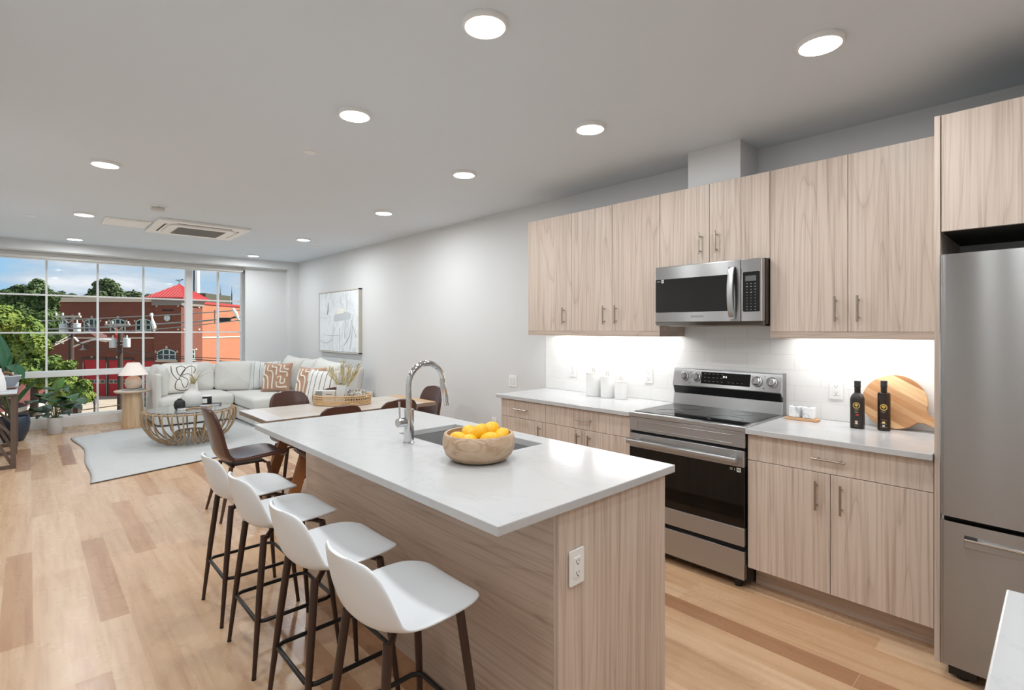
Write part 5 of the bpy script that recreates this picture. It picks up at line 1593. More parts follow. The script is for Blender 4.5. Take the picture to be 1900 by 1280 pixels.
MB().lathe([(0, 0), (0.050, 0), (0.055, 0.008), (0.095, 0.075), (0.108, 0.125), (0.102, 0.125), (0.090, 0.080), (0.05, 0.02), (0, 0.018)], 36).build('bowl_body', mat('blue_grey_bowl', (150, 156, 166), 0.4), t, smooth=50)
MB().lathe([(0.1085, 0.118), (0.1095, 0.127), (0.102, 0.128), (0.101, 0.118)], 36).build('rim', M_WHITE, t, smooth=50)
MB().tube([(-0.05, -0.02, 0.06), (-0.06, -0.03, 0.13), (-0.03, -0.03, 0.165), (0.01, -0.02, 0.15), (0.03, 0, 0.11)], 0.018, 10).build('driftwood', mat('driftwood_brown', (136, 100, 72), 0.7), t, smooth=60)
t = thing('saucer', 'small brown saucer on the console table', 'dish', (-0.165, 8.02, KZ + 0.0006))
MB().lathe([(0, 0), (0.045, 0), (0.080, 0.014), (0.082, 0.017), (0.045, 0.006), (0, 0.005)], 32).build('dish_body', mat('brown_dish', (124, 90, 80), 0.5), t, smooth=50)
# ================================================================== outside, across the street (own frame: r to the right, d away, z up)
CS, SS = math.cos(TH), math.sin(TH)
def W(r, d, z=0.0):
    return Vector((r * CS + d * SS, -r * SS + d * CS, z))
ZG = -5.0
def Rr(u, d):
    return (u - 950.0) / 958.0 * d
def Zz(v, d):
    return CAM_H - (v - 610.8) / 958.0 * d

def m_brick(name, col, dark, w=0.42, h=0.14):
    m = mat(name, col, 0.85)
    q = NT(m)
    v = q.coords((1, 1, 1)); sp = q.n('ShaderNodeSeparateXYZ'); q.l(v, sp.inputs[0])
    cb = q.n('ShaderNodeCombineXYZ'); q.l(q.math('ADD', sp.outputs[0], sp.outputs[1]), cb.inputs[0]); q.l(sp.outputs[2], cb.inputs[1])
    bk = q.n('ShaderNodeTexBrick')
    for k, x in (('Scale', 1.0), ('Mortar Size', 0.008), ('Mortar Smooth', 0.3), ('Bias', 0.0), ('Brick Width', w), ('Row Height', h)):
        bk.inputs[k].default_value = x
    bk.inputs['Color1'].default_value = lin(col); bk.inputs['Color2'].default_value = lin(dark); bk.inputs['Mortar'].default_value = lin(tuple(int(c * 0.94) for c in col))
    q.l(cb.outputs[0], bk.inputs['Vector']); q.l(bk.outputs['Color'], q.b.inputs['Base Color'])
    return m
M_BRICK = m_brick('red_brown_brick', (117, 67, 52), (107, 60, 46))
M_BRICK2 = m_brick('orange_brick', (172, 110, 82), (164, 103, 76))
M_STONE = mat('pale_limestone', (196, 180, 164), 0.8)
M_REDM = mat('red_metal_roof', (176, 58, 58), 0.4)
M_REDD = mat('red_roller_door', (176, 24, 32), 0.5)
M_DGL = mat('dark_outside_glass', (46, 58, 56), 0.08)
M_WFR = mat('pale_green_window_frame', (176, 192, 188), 0.5)
M_DARK = mat('dark_brown_trim', (70, 62, 58), 0.8)  # plain dark brown-grey for door heads, wall joint and sign post

g = MB().add([tuple(W(r, d, ZG)) for r, d in ((-160, 11.5), (60, 11.5), (140, 160), (-240, 160))], [(0, 1, 2, 3)])
def m_ground():
    m = mat('sunlit_concrete_street', (166, 154, 138), 0.9)
    q = NT(m)
    n = q.noise(q.coords((1, 1, 1)), 0.6, 5, 0.6)
    q.l(q.ramp(n, [(0.3, (156, 145, 128)), (0.7, (172, 160, 144))]), q.b.inputs['Base Color'])
    return m
o = struct('street', g, m_ground(), solid=0.2)

def outside(name, label, cat, r, d, group=None):
    return thing(name, label, cat, W(r, d, ZG), -TH, group)
class OB(MB):
    """mesh in the outside frame of thing t placed at (r0, d0): pass absolute r, d, z"""
    def __init__(s, r0, d0):
        super().__init__(); s.o = (r0, d0, ZG)
    def build(s, name, m, parent=None, **kw):
        if not getattr(s, 'moved', False):
            s.v = [(a - s.o[0], b - s.o[1], c - s.o[2]) for a, b, c in s.v]; s.moved = True
        return MB.build(s, name, m, parent, **kw)

# ------------------------------------------------------------------ brick fire hall
D = 50.0; K = D / 958.0
r0 = Rr(200, D)
b = outside('brick_building', 'long red brick hall with red garage doors and a clock tower across the street', 'building', r0, D)
def o_():
    return OB(r0, D)
rL, rT0, rT1 = Rr(20, D), Rr(286, D - 0.4), Rr(336, D - 0.4)
zR = Zz(560, D)
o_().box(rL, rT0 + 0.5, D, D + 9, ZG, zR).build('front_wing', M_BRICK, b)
o_().box(rL, rT0 + 0.3, D - 0.12, D + 9.1, zR, zR + 0.42).build('roof_edge', M_STONE, b)
o_().box(rL, rT0, D - 0.06, D + 0.1, Zz(628.5, D), Zz(625.5, D)).build('stone_band', M_STONE, b)
# tower and its hipped roof
DT = D - 0.4; dB = D + 3.0
zE = Zz(552, DT)
o_().box(rT0, rT1, DT, dB, ZG, zE).build('tower', M_BRICK, b)
o_().box(rT0 - 0.15, rT1 + 0.15, DT - 0.15, dB + 0.15, zE - 0.75, zE - 0.10).build('tower_cornice', mat('grey_cornice', (128, 122, 116), 0.7), b)
rc, dc = (rT0 + rT1) / 2, (DT + dB) / 2
ro = o_()
e0, e1, e2, e3 = rT0 - 0.55, rT1 + 0.55, DT - 0.55, dB + 0.55
ro.add([(e0, e2, zE), (e1, e2, zE), (e1, e3, zE), (e0, e3, zE), (rc, dc, Zz(527, dc)), (e0, e2, zE - 0.12), (e1, e2, zE - 0.12), (e1, e3, zE - 0.12), (e0, e3, zE - 0.12)],
       [(0, 1, 4), (1, 2, 4), (2, 3, 4), (3, 0, 4), (0, 5, 6, 1), (1, 6, 7, 2), (2, 7, 8, 3), (3, 8, 5, 0), (8, 7, 6, 5)])
rf = ro.build('tower_roof', M_REDM, b)
sm = o_()
apex = Vector((rc, dc, Zz(527, dc)))
for (p_, q_) in (((e0, e2), (e1, e2)), ((e1, e2), (e1, e3))):
    for k in range(0, 13):
        u = k / 12
        a_ = Vector((p_[0] + (q_[0] - p_[0]) * u, p_[1] + (q_[1] - p_[1]) * u, zE + 0.02))
        mid = Vector(((p_[0] + q_[0]) / 2, (p_[1] + q_[1]) / 2, zE))
        # seams run up the slope until they meet the hip
        up_ = (apex - mid); L_ = 1 - abs(2 * u - 1)
        sm.tube([a_, a_ + up_ * L_ * 0.98 + Vector((0, 0, 0.02))], 0.025, 4)
sm.build('roof_seams', mat('dark_red_seam', (168, 38, 38), 0.45), rf)
wv = o_(); zA = Zz(527, dc)
wv.cyl((rc, dc, zA - 0.1), (rc, dc, zA + 0.42), 0.025, seg=6); wv.box(rc - 0.35, rc + 0.35, dc - 0.02, dc + 0.02, zA + 0.36, zA + 0.42); wv.box(rc - 0.02, rc + 0.02, dc - 0.3, dc + 0.3, zA + 0.28, zA + 0.32)
wv.add([(rc + 0.1, dc, zA + 0.42), (rc + 0.42, dc, zA + 0.52), (rc + 0.42, dc, zA + 0.42)], [(0, 1, 2)])
wv.build('weather_vane', mat('green_copper_dark', (50, 62, 54), 0.6), rf)
# clock
ck = o_(); zc = Zz(590, DT); rck = Rr(311, DT)
ck.tube([(rck, DT - 0.10, zc), (rck, DT + 0.02, zc)], 0.285, 32); ck = ck.build('clock', mat('clock_face', (206, 214, 214), 0.5), b)
q = o_()
for k in range(12):
    a = 2 * PI * k / 12
    q.bar((rck + 0.20 * math.sin(a), DT - 0.11, zc + 0.20 * math.cos(a)), (rck + 0.25 * math.sin(a), DT - 0.11, zc + 0.25 * math.cos(a)), 0.02, 0.02)
for a, L_ in ((0.12, 0.19), (3.3, 0.14)):
    q.bar((rck, DT - 0.115, zc), (rck + L_ * math.sin(a), DT - 0.115, zc + L_ * math.cos(a)), 0.02, 0.02)
q.build('hands', M_BLACK, ck)
q = o_(); q.tube([(rck + 0.30 * math.cos(2 * PI * k / 32), DT - 0.06, zc + 0.30 * math.sin(2 * PI * k / 32)) for k in range(32)], 0.035, 6, closed=True); q.build('clock_rim', mat('clock_rim', (120, 112, 106), 0.5), ck)
q = o_()
for k in range(7):
    q.box(Rr(301 + k * 3.1, DT), Rr(303.2 + k * 3.1, DT), DT - 0.05, DT + 0.02, Zz(577, DT), Zz(574, DT))
q.build('wall_letters', mat('dark_wall_letter', (44, 30, 28), 0.6), b)
# corner stones and stone frames on the tower
q = o_()
for u, v in ((291, 568), (331, 568), (291, 611), (331, 611)):
    q.box(Rr(u - 1.3, DT), Rr(u + 1.3, DT), DT - 0.07, DT + 0.02, Zz(v + 1.4, DT), Zz(v - 1.4, DT))
rs = rT1
for d_, v in ((DT + 0.45, 568), (dB - 0.6, 570), (DT + 0.45, 611), (dB - 0.6, 611), (dB - 1.1, 648)):
    q.box(rs - 0.02, rs + 0.07, d_ - 0.14, d_ + 0.14, Zz(v + 1.4, d_), Zz(v - 1.4, d_))
q.build('accent_stones', M_STONE, b)

def arched_window(u, vt, vb, w_px, d, nm=4, ring=True):
    rc_ = Rr(u, d); w_ = w_px * K; z0, z1 = Zz(vb, d), Zz(vt, d); rise = 0.16 * w_
    def arch(s_, k, n=10):
        t_ = -1 + 2 * k / n
        return (rc_ + s_ * w_ / 2 * t_, z1 - rise + rise * (1 - t_ * t_) + (s_ - 1) * 0.15)
    top = [arch(1.0, k) for k in range(11)]
    gl = o_(); gl.prism([(rc_ - w_ / 2, z0)] + top + [(rc_ + w_ / 2, z0)][::1], d - 0.03, d + 0.02, axis=1)
    gw = gl.build('window', M_DGL, b)
    f = o_()
    f.tube([(a, d - 0.05, c) for a, c in top], 0.055, 5)
    for k in range(nm):
        x = rc_ - w_ / 2 + w_ * k / (nm - 1)
        t_ = -1 + 2 * k / (nm - 1)
        f.box(x - 0.05, x + 0.05, d - 0.08, d - 0.02, z0, z1 - rise + rise * (1 - t_ * t_))
    f.box(rc_ - w_ / 2, rc_ + w_ / 2, d - 0.08, d - 0.02, z0, z0 + 0.08)
    f.box(rc_ - w_ / 2, rc_ + w_ / 2, d - 0.08, d - 0.02, (z0 + z1) / 2 - 0.03, (z0 + z1) / 2 + 0.03)
    f.build('window_frame', M_WFR, gw)
    s_ = o_()
    s_.box(rc_ - w_ * 0.6, rc_ + w_ * 0.6, d - 0.12, d + 0.02, z0 - 0.16, z0 - 0.02)
    s_.box(rc_ - 0.08, rc_ + 0.08, d - 0.08, d + 0.02, z1 + 0.08, z1 + 0.30)
    for sg in (-1, 1):
        s_.box(rc_ + sg * w_ * 0.6 - 0.05, rc_ + sg * w_ * 0.6 + 0.05, d - 0.08, d + 0.02, z1 - rise - 0.05, z1 - rise + 0.15)
    s_.build('stone_surround', M_STONE, gw)
for u in (120, 171, 219.5, 267):
    arched_window(u, 592, 615, 27, D)
arched_window(309.5, 648, 668, 33, DT, 4)
# window on the sunny tower side
q = o_(); d0_ = DT + 0.9
q.box(rs - 0.02, rs + 0.03, d0_, d0_ + 1.1, Zz(667, D), Zz(650, D)); q = q.build('window', M_DGL, b)
f = o_()
for d_ in (d0_, d0_ + 0.36, d0_ + 0.73, d0_ + 1.1):
    f.box(rs + 0.0, rs + 0.08, d_ - 0.05, d_ + 0.05, Zz(667, D), Zz(650, D))
for z in (Zz(667, D), Zz(658, D), Zz(650, D)):
    f.box(rs + 0.0, rs + 0.08, d0_, d0_ + 1.1, z - 0.04, z + 0.04)
f.box(rs, rs + 0.14, d0_ - 0.15, d0_ + 1.25, Zz(670.5, D), Zz(668, D))
f.build('window_frame', M_WFR, q)
# garage doors under dark hoods
for u0, u1, vt in ((157, 196, 667), (203, 246, 668), (268, 288, 669)):
    gd = o_().box(Rr(u0, D), Rr(u1, D), D - 0.03, D + 0.05, ZG, Zz(vt, D)).build('garage_door', M_REDD, b)
    f = o_(); f.box(Rr(u0, D), Rr(u1, D), D - 0.06, D - 0.02, Zz(711, D), Zz(704, D)); f.build('light_band', M_STONE, gd)
    n = max(2, int((u1 - u0) / 8))
    for k in range(n):
        ua = u0 + (u1 - u0) * (k + 0.12) / n; ub = u0 + (u1 - u0) * (k + 0.88) / n
        o_().box(Rr(ua, D), Rr(ub, D), D - 0.08, D - 0.05, Zz(709.8, D), Zz(705.2, D)).build('light', M_DGL, gd)
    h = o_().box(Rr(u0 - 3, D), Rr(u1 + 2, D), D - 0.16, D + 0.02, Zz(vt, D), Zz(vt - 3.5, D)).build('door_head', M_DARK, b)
for u in (171, 218):
    o_().box(Rr(u - 1.6, D), Rr(u + 1.6, D), D - 0.08, D + 0.02, Zz(664.5, D), Zz(661, D)).build('keystone', M_STONE, b)
    pass
q = o_(); q.lathe([(0.30, 0), (0.08, 0.22), (0.04, 0.5), (0.04, 0.62), (0, 0.62)], 16, c=(Rr(162, D), D - 0.5, Zz(649, D)))
q.tube([(Rr(162, D), D - 0.5, Zz(649, D) + 0.6), (Rr(162, D), D - 0.25, Zz(649, D) + 0.75), (Rr(162, D), D, Zz(649, D) + 0.6)], 0.03, 6)
q.build('barn_light', mat('grey_barn_light', (150, 150, 148), 0.5), b, smooth=40)
q = o_()
for k, u in enumerate((156, 199, 199.6)):
    if k < 2:
        q.tube([(Rr(u, D), D - 0.10, Zz(672, D)), (Rr(u, D), D - 0.10, ZG + 0.1)], 0.05, 6)
q.build('downpipe', mat('pale_downpipe', (150, 146, 142), 0.5), b)

# the sunlit orange wing beyond the tower
dW0, dW1 = dB + 0.01, D + 26
r1 = rT1 - 0.25
t = outside('brick_wing', 'sunlit orange brick wing right of the clock tower', 'building', r1, dW0)
zW = Zz(563.5, D + 3.0)
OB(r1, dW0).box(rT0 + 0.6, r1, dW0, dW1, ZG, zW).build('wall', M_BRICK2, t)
OB(r1, dW0).box(rT0 + 0.6, r1 + 0.12, dW0, dW1 + 0.1, zW, zW + 0.22).build('red_coping', M_REDM, t)
OB(r1, dW0).box(r1 - 0.1, r1 + 0.07, dW0, dW1, Zz(627.5, D + 3), Zz(625, D + 3)).build('stone_band', mat('cream_band', (222, 206, 186), 0.8), t)
q = OB(r1, dW0)
for d_ in (dW0 + 2.6,):
    q.box(r1, r1 + 0.05, d_ - 0.04, d_ + 0.04, Zz(600, d_), Zz(575, d_))
q.build('wall_joint', M_DARK, t)
q = OB(r1, dW0).box(r1 - 2.2, r1 - 1.2, dW0 + 3.0, dW0 + 8.0, zW, zW + 1.3); q.build('roof_unit', mat('roof_unit_dark', (72, 76, 62), 0.7), t)

# white spire or flue behind the tower, and thin masts
dS = 62.0
t = outside('white_flue', 'tall white flue rising behind the red tower roof', 'chimney', Rr(366, dS), dS)
OB(Rr(366, dS), dS).lathe([(0.28, 0), (0.28, 11.8), (0.26, 12.5), (0.25, 26), (0.0, 26)], 20, c=(Rr(366, dS), dS, ZG)).build('shaft', mat('white_flue_metal', (226, 230, 232), 0.45), t, smooth=40)
OB(Rr(366, dS), dS).box(Rr(360.2, dS), Rr(362.3, dS), dS - 0.2, dS + 0.2, ZG, ZG + 25).build('dark_left_strip', mat('dark_blue_metal', (46, 60, 78), 0.5), t)  # dark strip along the left side of the flue
for u, v, lab in ((409, 530, 'thin antenna mast beyond the orange wing, nearer the tower'), (430, 531, 'thin antenna mast beyond the orange wing, farther right')):
    d_ = 85.0
    t = outside('antenna_mast', lab, 'mast', Rr(u, d_), d_, 'thin masts on the skyline')
    q = OB(Rr(u, d_), d_); q.tube([(Rr(u, d_), d_, ZG), (Rr(u, d_), d_, Zz(v + 14, d_)), (Rr(u, d_), d_, Zz(v, d_))], [0.10, 0.08, 0.02], 6); q.build('pole', mat('mast_grey', (96, 102, 112), 0.6), t)
    q = OB(Rr(u, d_), d_); q.box(Rr(u, d_) - 0.09, Rr(u, d_) + 0.09, d_ - 0.05, d_ + 0.05, Zz(v + 34, d_), Zz(v + 14, d_)); q.build('antenna', mat('mast_grey2', (80, 86, 96), 0.6), t)

# flags on the hall front
def flag(u, v, label, kind, d=D - 1.4):
    r_ = Rr(u, d); z_ = Zz(v, d)
    t = thing('flag', label, 'flag', W(r_, d, z_), -TH)
    MB().cyl((0, 1.35, -1.0), (-0.1, 0, 0.15) if kind == 'stripes' else (0, 0, 0.15), 0.03, seg=8).build('flag_pole', M_STONE, t)
    if kind == 'stripes':
        dirv = Vector((0.86, 0.0, -0.50)); dn = Vector((-0.10, 0.0, -0.62))
        def at_(a, b_):
            return Vector((0.2, 0, -0.1)) + dirv * a * 1.85 + dn * b_ * 1.15 + Vector((0, 0.08 * math.sin(7 * a), 0))
        for k in range(13):
            q = MB().grid(lambda u_, v_, k=k: tuple(at_(u_, (k + v_) / 13)), 14, 2)
            q.build('stripe', mat('flag_red', (196, 70, 70), 0.8) if k % 2 == 0 else mat('flag_white', (228, 222, 216), 0.8), t, solid=0.01, off=0)
        q = MB().grid(lambda u_, v_: tuple(at_(u_ * 0.42, v_ * 7 / 13) + Vector((0, -0.012, 0))), 8, 3)
        cn = q.build('canton', mat('flag_blue', (92, 94, 128), 0.8), t, solid=0.01, off=0)
        st_ = MB()
        for a in range(5):
            for c in range(4):
                p_ = at_(0.42 * (a + 0.5) / 5, 7 / 13 * (c + 0.5) / 4) + Vector((0, -0.022, 0))
                st_.add([p_ + Vector((0.03 * math.sin(2 * PI * k / 10) * (1 if k % 2 == 0 else 0.45), 0, 0.03 * math.cos(2 * PI * k / 10) * (1 if k % 2 == 0 else 0.45))) for k in range(10)], [tuple(range(10))])
        st_.build('stars', mat('flag_white', (228, 222, 216), 0.8), cn)
    else:
        q = MB().grid(lambda u_, v_: (0.05 + 0.36 * u_ * (0.5 + 0.5 * v_) - 0.12 * v_, 0.06 * math.sin(9 * u_), 0.1 - 0.75 * v_ - 0.15 * u_), 10, 6)
        q.build('cloth', mat('salmon_flag_cloth', (222, 118, 96), 0.8), t, solid=0.01, off=0)
        q = MB().grid(lambda u_, v_: (-0.10 + 0.42 * u_, 0.06 * math.sin(9 * u_) - 0.01, -0.65 - 0.55 * v_ - 0.1 * u_), 10, 4)
        q.build('cloth_tail', mat('red_flag_cloth', (206, 60, 50), 0.8), t, solid=0.01, off=0)
flag(163, 602, 'striped red and white flag with a blue starred corner on the brick hall', 'stripes')
flag(214.5, 608, 'orange red flag hanging by the right utility pole', 'plain')

# ------------------------------------------------------------------ utility poles
M_POLE = mat('weathered_pole_wood', (66, 52, 45), 0.85)
M_ARM = mat('silvery_arm_wood', (176, 168, 158), 0.8)
M_CAN = mat('pale_grey_can', (196, 204, 208), 0.45)
M_INS = mat('white_insulator', (226, 226, 222), 0.3)
M_WIRE = mat('grey_cable', (120, 124, 122), 0.5)
M_WIREB = mat('black_cable', (34, 32, 32), 0.6)
def pole(u, d, vtop, varm, arm_px, cans, label, streetlight=False):
    rp_ = Rr(u, d); k = d / 958.0
    t = outside('utility_pole', label, 'utility pole', rp_, d, 'utility poles on the street')
    q = OB(rp_, d); q.tube([(rp_, d, ZG), (rp_, d, Zz(vtop, d))], [0.19, 0.14], 14); q.build('pole', M_POLE, t, smooth=40)
    za = Zz(varm, d)
    q = OB(rp_, d); q.box(rp_ - arm_px * k / 2, rp_ + arm_px * k / 2, d - 0.30, d - 0.18, za - 0.06, za + 0.07); q.build('cross_arm', M_ARM, t)
    q = OB(rp_, d)
    for sg in (-1, 1):
        q.bar((rp_ + sg * arm_px * k * 0.30, d - 0.25, za - 0.05), (rp_, d - 0.2, za - 0.42), 0.03, 0.05)
    q.build('arm_brace', M_ARM, t)
    for f_ in (-0.46, -0.2, 0.44):
        q = OB(rp_, d); q.lathe([(0, 0), (0.035, 0), (0.045, 0.06), (0.06, 0.09), (0.05, 0.16), (0, 0.18)], 10, c=(rp_ + f_ * arm_px * k, d - 0.24, za + 0.07)); q.build('insulator', M_INS, t, smooth=40)
    for du, v0, v1, w_px in cans:
        rc_ = Rr(u + du, d); rad = w_px * k / 2
        q = OB(rp_, d); q.lathe([(0, 0), (rad * 0.95, 0), (rad, 0.03), (rad, Zz(v0, d) - Zz(v1, d) - 0.04), (rad * 1.08, Zz(v0, d) - Zz(v1, d) - 0.03), (rad * 1.05, Zz(v0, d) - Zz(v1, d)), (0, Zz(v0, d) - Zz(v1, d) + 0.03)], 20, c=(rc_, d - 0.1, Zz(v1, d)))
        tr = q.build('transformer', M_CAN, t, smooth=40)
        q = OB(rp_, d); q.lathe([(0.03, 0), (0.05, 0.04), (0.035, 0.08), (0.05, 0.12), (0.03, 0.16), (0.04, 0.20), (0, 0.24)], 10, c=(rc_, d - 0.1, Zz(v0, d))); q.build('bushing', M_INS, tr, smooth=40)
        q = OB(rp_, d); sg = 1 if du > 0 else -1
        q.box(min(rc_, rp_), max(rc_, rp_), d - 0.12, d - 0.06, Zz(v0 + 6, d), Zz(v0 + 4.4, d)); q.box(min(rc_, rp_), max(rc_, rp_), d - 0.12, d - 0.06, Zz(v1 - 4, d), Zz(v1 - 5.4, d)); q.build('bracket', M_ARM, tr)
    if streetlight:
        def pp(du, v, back):
            return (Rr(u + du, d - back), d - back, Zz(v, d - back))
        q = OB(rp_, d); q.tube([pp(5, 643, 0.15), pp(20, 636, 0.9), pp(38, 630.5, 1.6), pp(55, 629, 2.2)], 0.055, 8)
        a = q.build('lamp_arm', mat('galvanised_arm', (190, 188, 184), 0.4), t, smooth=60)
        q = OB(rp_, d); q.lathe([(0, -0.14), (0.10, -0.10), (0.14, 0.0), (0.10, 0.06), (0, 0.08)], 18, c=pp(63, 630, 2.3), sx=3.0); q.build('lamp_head', mat('street_lamp_head', (206, 208, 206), 0.4), a, smooth=50)
        q = OB(rp_, d); q.bar(pp(-1, 627, 0.2), pp(-34, 642, 1.2), 0.06, 0.06); q.bar(pp(-1, 621, 0.2), pp(-30, 638, 1.2), 0.04, 0.04); q.bar(pp(-28, 634, 1.1), pp(-14, 637, 1.0), 0.08, 0.06); q.build('service_arm', M_ARM, t)
        q = OB(rp_, d); q.bar(pp(6, 626, 0.2), pp(13, 633, 0.4), 0.10, 0.06); q.build('fuse_holder', M_INS, t)
    return t
pole(132, 34.0, 583.5, 587.5, 47, ((-13, 601, 617, 11), (13.5, 600, 615, 11)), 'brown utility pole with two transformers and a street lamp arm, left one', True)
pole(223, 36.0, 601, 602.5, 45, ((-11.5, 628, 645, 11), (14.5, 628, 644, 11)), 'dark utility pole with two pale transformers, behind the table lamp')
# overhead wires
def wire(pts, r, label, m=None, d=33.0):
    c = Vector((Rr(pts[0][0], d), d))
    P = []
    for i in range(len(pts) - 1):
        for k in range(8):
            u = k / 8
            P.append((pts[i][0] * (1 - u) + pts[i + 1][0] * u, pts[i][1] * (1 - u) + pts[i + 1][1] * u))
    P.append(pts[-1])
    o = W(Rr(P[0][0], d), d, Zz(P[0][1], d))
    q = MB().tube([W(Rr(a, d), d, Zz(b_, d)) - o for a, b_ in P], r, 6)
    w_ = q.build('power_line', m or M_WIRE, smooth=60); w_.location = o
    return tag(w_, label, 'power line', 'overhead power lines')
wire([(-80, 604), (0, 599.5), (85, 595), (200, 590), (300, 585), (380, 580), (480, 573)], 0.030, 'topmost overhead wire, just above the transformers', d=32.0)
wire([(-80, 614), (0, 612.5), (85, 611), (200, 607), (260, 603), (360, 597), (440, 589), (500, 583)], 0.045, 'thick overhead cable crossing in front of the transformers', d=31.5)
wire([(-80, 625), (0, 623.5), (85, 621), (170, 618), (300, 610), (360, 604), (445, 594), (500, 588)], 0.026, 'lowest of the three long overhead wires', d=31.0)
wire([(140, 636), (180, 644), (240, 655), (300, 663), (380, 668), (470, 673)], 0.028, 'sagging dark cable low across the brick hall', M_WIREB, 33.0)
wire([(225, 645), (300, 659), (360, 663), (470, 667)], 0.022, 'thin dark cable from the right pole past the tower', M_WIREB, 34.0)
wire([(110, 766), (150, 761), (225, 751), (300, 745)], 0.022, 'low wire over the pavement beside the side table', mat('rusty_wire', (112, 78, 56), 0.7), 24.6)
def connector(u, v, d, label, big):
    t = thing('wire_connector', label, 'cable fitting', W(Rr(u, d), d, Zz(v, d)), -TH, 'fittings on the overhead cables')
    if big == 0:
        MB().tube([(0, 0, 0.52), (0.03, 0, 0.30), (0.10, 0, 0.0), (0.18, 0, -0.25), (0.14, 0, -0.50)], [0.06, 0.05, 0.10, 0.12, 0.05], 10).build('insulator_body', M_INS, t, smooth=60)
        MB().lathe([(0, 0.40), (0.09, 0.44), (0.10, 0.52), (0.06, 0.60), (0, 0.60)], 12).build('cap', M_INS, t, smooth=50)
    elif big == 1:
        MB().box(-0.32, 0.32, -0.1, 0.1, -0.14, 0.12).build('splice_box', M_WIREB, t, bevel=0.03)
    else:
        MB().tube([(-0.35, 0, 0.55), (-0.2, 0, 0.3), (0.0, 0, -0.1), (0.18, 0, -0.4), (0.3, 0, -0.9)], [0.08, 0.11, 0.08, 0.1, 0.04], 8).build('insulator_body', M_INS, t, smooth=60)
        MB().tube([(-0.6, 0, -0.10), (-0.3, 0, 0.02), (0.1, 0, 0.0)], [0.025, 0.05, 0.03], 8).build('clamp', M_WIREB, t, smooth=60)
connector(281, 599, 31.4, 'white insulator hanging on the cables left of the tower', 0)
connector(418, 593, 31.3, 'black splice box on the thick cable before the orange wing', 1)
connector(443, 589, 31.2, 'pale insulator and clamp at the right end of the cables', 2)
# parking meter post and bollard stub on the pavement
d_ = 24.0
t = outside('sign_post', 'grey box on a post at the pavement edge', 'post', Rr(176, d_), d_)
OB(Rr(176, d_), d_).box(Rr(174.5, d_), Rr(176.5, d_), d_ - 0.03, d_ + 0.03, ZG, Zz(744, d_)).build('post', M_DARK, t)
OB(Rr(176, d_), d_).box(Rr(174, d_), Rr(178.5, d_), d_ - 0.06, d_ + 0.06, Zz(748, d_), Zz(741, d_)).build('box', mat('post_box_grey', (96, 98, 98), 0.6), t)
t = outside('wooden_post', 'brown square post standing on the pavement', 'post', Rr(144, 22.0), 22.0)
OB(Rr(144, 22.0), 22.0).box(Rr(139, 22), Rr(148, 22), 21.9, 22.1, ZG, Zz(744, 22)).build('post', M_POLE, t)

# low shop with a shingle roof at the bottom left, turned away to the right
t = outside('shingled_house', 'low building with a red shingle roof at the lower left', 'house', -21.5, 22.5)
A_, B_, C_, D_ = (-20.9, 20.7, -2.0), (-22.6, 25.3, -2.0), (-26.6, 29.2, -0.85), (-28.6, 24.2, -0.85)
def oh():
    return OB(-21.5, 22.5)
def m_shing():
    return m_brick('red_roof_shingle', (98, 48, 40), (80, 38, 32), 0.34, 0.10)
q = oh(); q.add([A_, B_, C_, D_, (-31.2, 30.0, -2.0), (-31.5, 23.0, -2.0)], [(0, 1, 2, 3), (3, 2, 4, 5), (1, 4, 2), (0, 3, 5)])
q.build('roof', m_shing(), t, solid=0.08)
oh().bar((A_[0] + 0.06, A_[1], -2.06), (B_[0] + 0.06, B_[1], -2.06), 0.14, 0.15).build('gutter', mat('cream_gutter', (200, 188, 170), 0.5), t)
oh().prism([(A_[0] - 0.3, A_[1] + 0.15), (B_[0] - 0.3, B_[1] - 0.1), (-31.0, 29.6), (-31.2, 23.2)], ZG, -2.03).build('walls', mat('dark_shop_wall', (58, 58, 62), 0.7), t)
oh().bar((-22.05, 23.8, -3.9), (-22.75, 25.6, -3.9), 0.3, 2.2).build('brick_panel', M_BRICK2, t)

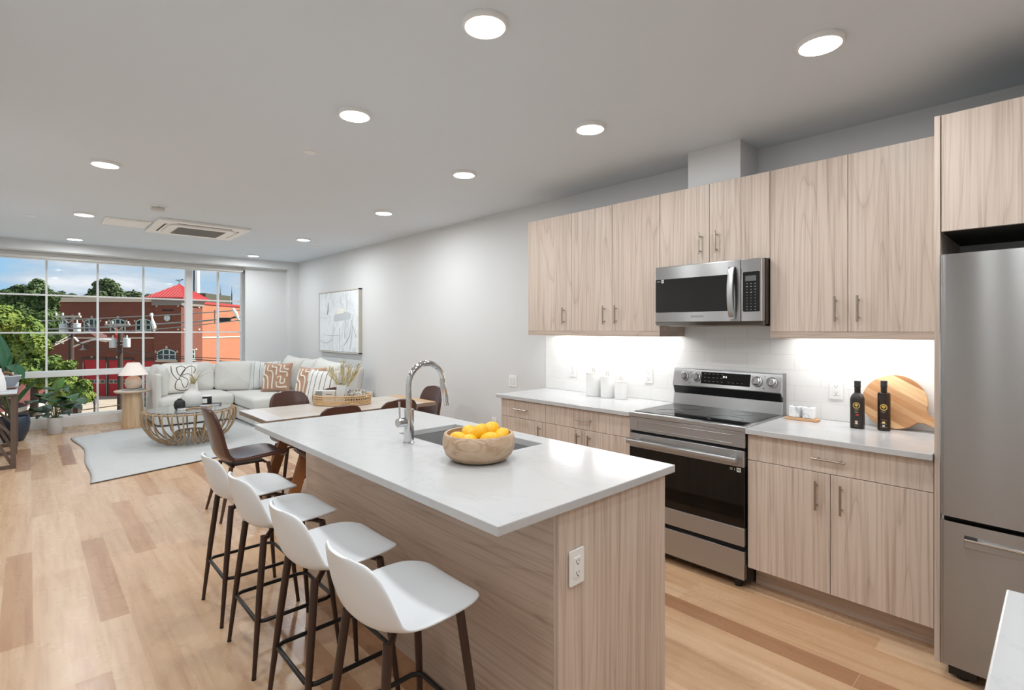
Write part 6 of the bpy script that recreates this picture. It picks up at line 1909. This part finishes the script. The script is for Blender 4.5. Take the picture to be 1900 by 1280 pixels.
# ------------------------------------------------------------------ trees
def m_leafy(name, cols):
    m = mat(name, cols[1], 0.7)
    q = NT(m)
    n = q.noise(q.coords((1, 1, 1)), 0.9, 4, 0.7)
    q.l(q.ramp(n, [(0.32, cols[0]), (0.5, cols[1]), (0.68, cols[2])]), q.b.inputs['Base Color'])
    return m
M_T1 = m_leafy('sunny_foliage', ((58, 84, 28), (98, 120, 40), (140, 142, 52)))
M_T2 = m_leafy('deep_foliage', ((38, 58, 26), (62, 86, 36), (88, 108, 46)))
M_T3 = m_leafy('far_foliage', ((44, 60, 34), (64, 82, 44), (84, 98, 56)))
def tree(label, u, d, blobs, m, leaf, count, trunk_top=None, seed=1, group='trees across the street', name='tree'):
    """blobs: (u, v, radius_px) of leaf clumps as seen from the room; each clump is a real ball of leaves at its own depth"""
    random.seed(seed)
    r_ = Rr(u, d); k = d / 958.0
    t = outside(name, label, 'tree' if name == 'tree' else 'shrub', r_, d, group)
    q = OB(r_, d); tot = sum(b_[2] ** 2 for b_ in blobs)
    for bu, bv, br in blobs:
        R_ = br * k; dd = d + random.uniform(-0.5, 0.5) * R_
        c = Vector((Rr(bu, d), dd, Zz(bv, d)))
        for _ in range(int(count * br ** 2 / tot)):
            v = Vector((random.gauss(0, 1), random.gauss(0, 1), random.gauss(0, 1))).normalized()
            rad = R_ * (0.62 + 0.40 * random.random() ** 0.6) * (0.86 + 0.30 * mnoise.noise(v * 2.3 + Vector((bu, bv, 0))))
            p_ = c + v * rad
            s_ = leaf * random.uniform(0.6, 1.25)
            nrm = (v + Vector((random.uniform(-0.7, 0.7), random.uniform(-0.7, 0.7), random.uniform(-0.2, 0.9)))).normalized()
            a = nrm.orthogonal().normalized(); a.rotate(Matrix.Rotation(random.uniform(0, 2 * PI), 3, nrm)); b2 = nrm.cross(a)
            q.add([p_ - a * s_, p_ - b2 * s_ * 0.55, p_ + a * s_, p_ + b2 * s_ * 0.55], [(0, 1, 2, 3)])
    q.build('crown', m, t)
    q = OB(r_, d); top = Zz(trunk_top if trunk_top else blobs[0][1], d)
    q.tube([(r_, d, ZG), (r_ + 0.1, d, ZG + (top - ZG) * 0.6), (r_, d, top)], [0.02 * (top - ZG) + 0.08, 0.016 * (top - ZG) + 0.05, 0.05], 10)
    for bu, bv, br in blobs[:8]:
        q.tube([(r_, d, ZG + (top - ZG) * 0.7), (Rr((bu + u) / 2, d), d, Zz((bv + (trunk_top or bv)) / 2 + 4, d)), (Rr(bu, d), d, Zz(bv, d))], [0.09, 0.06, 0.03], 6)
    q.build('trunk', M_POLE, t, smooth=50)
    return t
tree('large yellow-green tree filling the left of the window, before the brick hall', 60, 23.0,
     [(20, 600, 30), (55, 612, 26), (0, 640, 34), (40, 650, 34), (80, 640, 20), (20, 690, 36), (62, 684, 32), (-40, 620, 36), (-40, 680, 40), (90, 674, 18), (116, 684, 18), (134, 676, 9), (100, 698, 20), (124, 700, 17), (70, 700, 26), (66, 626, 20), (10, 580, 18)], M_T1, 0.105, 24000, 640, 3)
tree('green branches of a street tree reaching low over the pavement', 120, 21.0,
     [(125, 712, 18), (150, 722, 17), (108, 722, 20), (165, 735, 11), (140, 740, 15), (96, 735, 20), (130, 728, 18), (160, 712, 9)], M_T1, 0.10, 4200, 716, 9)
tree('dark green tree standing behind the yellow-green one', 50, 44.0,
     [(60, 548, 26), (38, 552, 24), (82, 560, 22), (68, 530, 14), (20, 560, 24), (90, 590, 24), (58, 585, 34), (92, 620, 20), (0, 552, 18), (-30, 560, 26), (94, 545, 10), (100, 553, 9)], M_T2, 0.17, 18000, 560, 5)
tree('tall rounded tree rising behind the roof of the brick hall', 195, 76.0,
     [(192, 540, 20), (176, 545, 14), (206, 534, 14), (214, 546, 14), (184, 529, 11), (199, 525, 10), (168, 556, 12), (196, 558, 22), (222, 552, 10)], M_T3, 0.27, 8500, 556, 6)
tree('low line of trees behind the hall roof, left of the red tower', 245, 80.0,
     [(232, 552, 12), (246, 550, 12), (260, 553, 12), (274, 554, 10), (284, 556, 8), (220, 556, 12)], M_T3, 0.27, 4200, 556, 7)
tree('low trees behind the hall roof, beside the dark green tree', 130, 78.0,
     [(108, 552, 10), (122, 556, 9), (136, 553, 9), (150, 557, 10), (162, 557, 9), (112, 545, 6)], M_T3, 0.27, 3600, 556, 8)
tree('small dark shrub on the pavement beside the side table', 280, 26.0, [(276, 742, 9), (284, 748, 9), (270, 748, 8), (290, 752, 7)], M_T2, 0.09, 900, 744, 10, 'shrubs on the street', 'shrub')
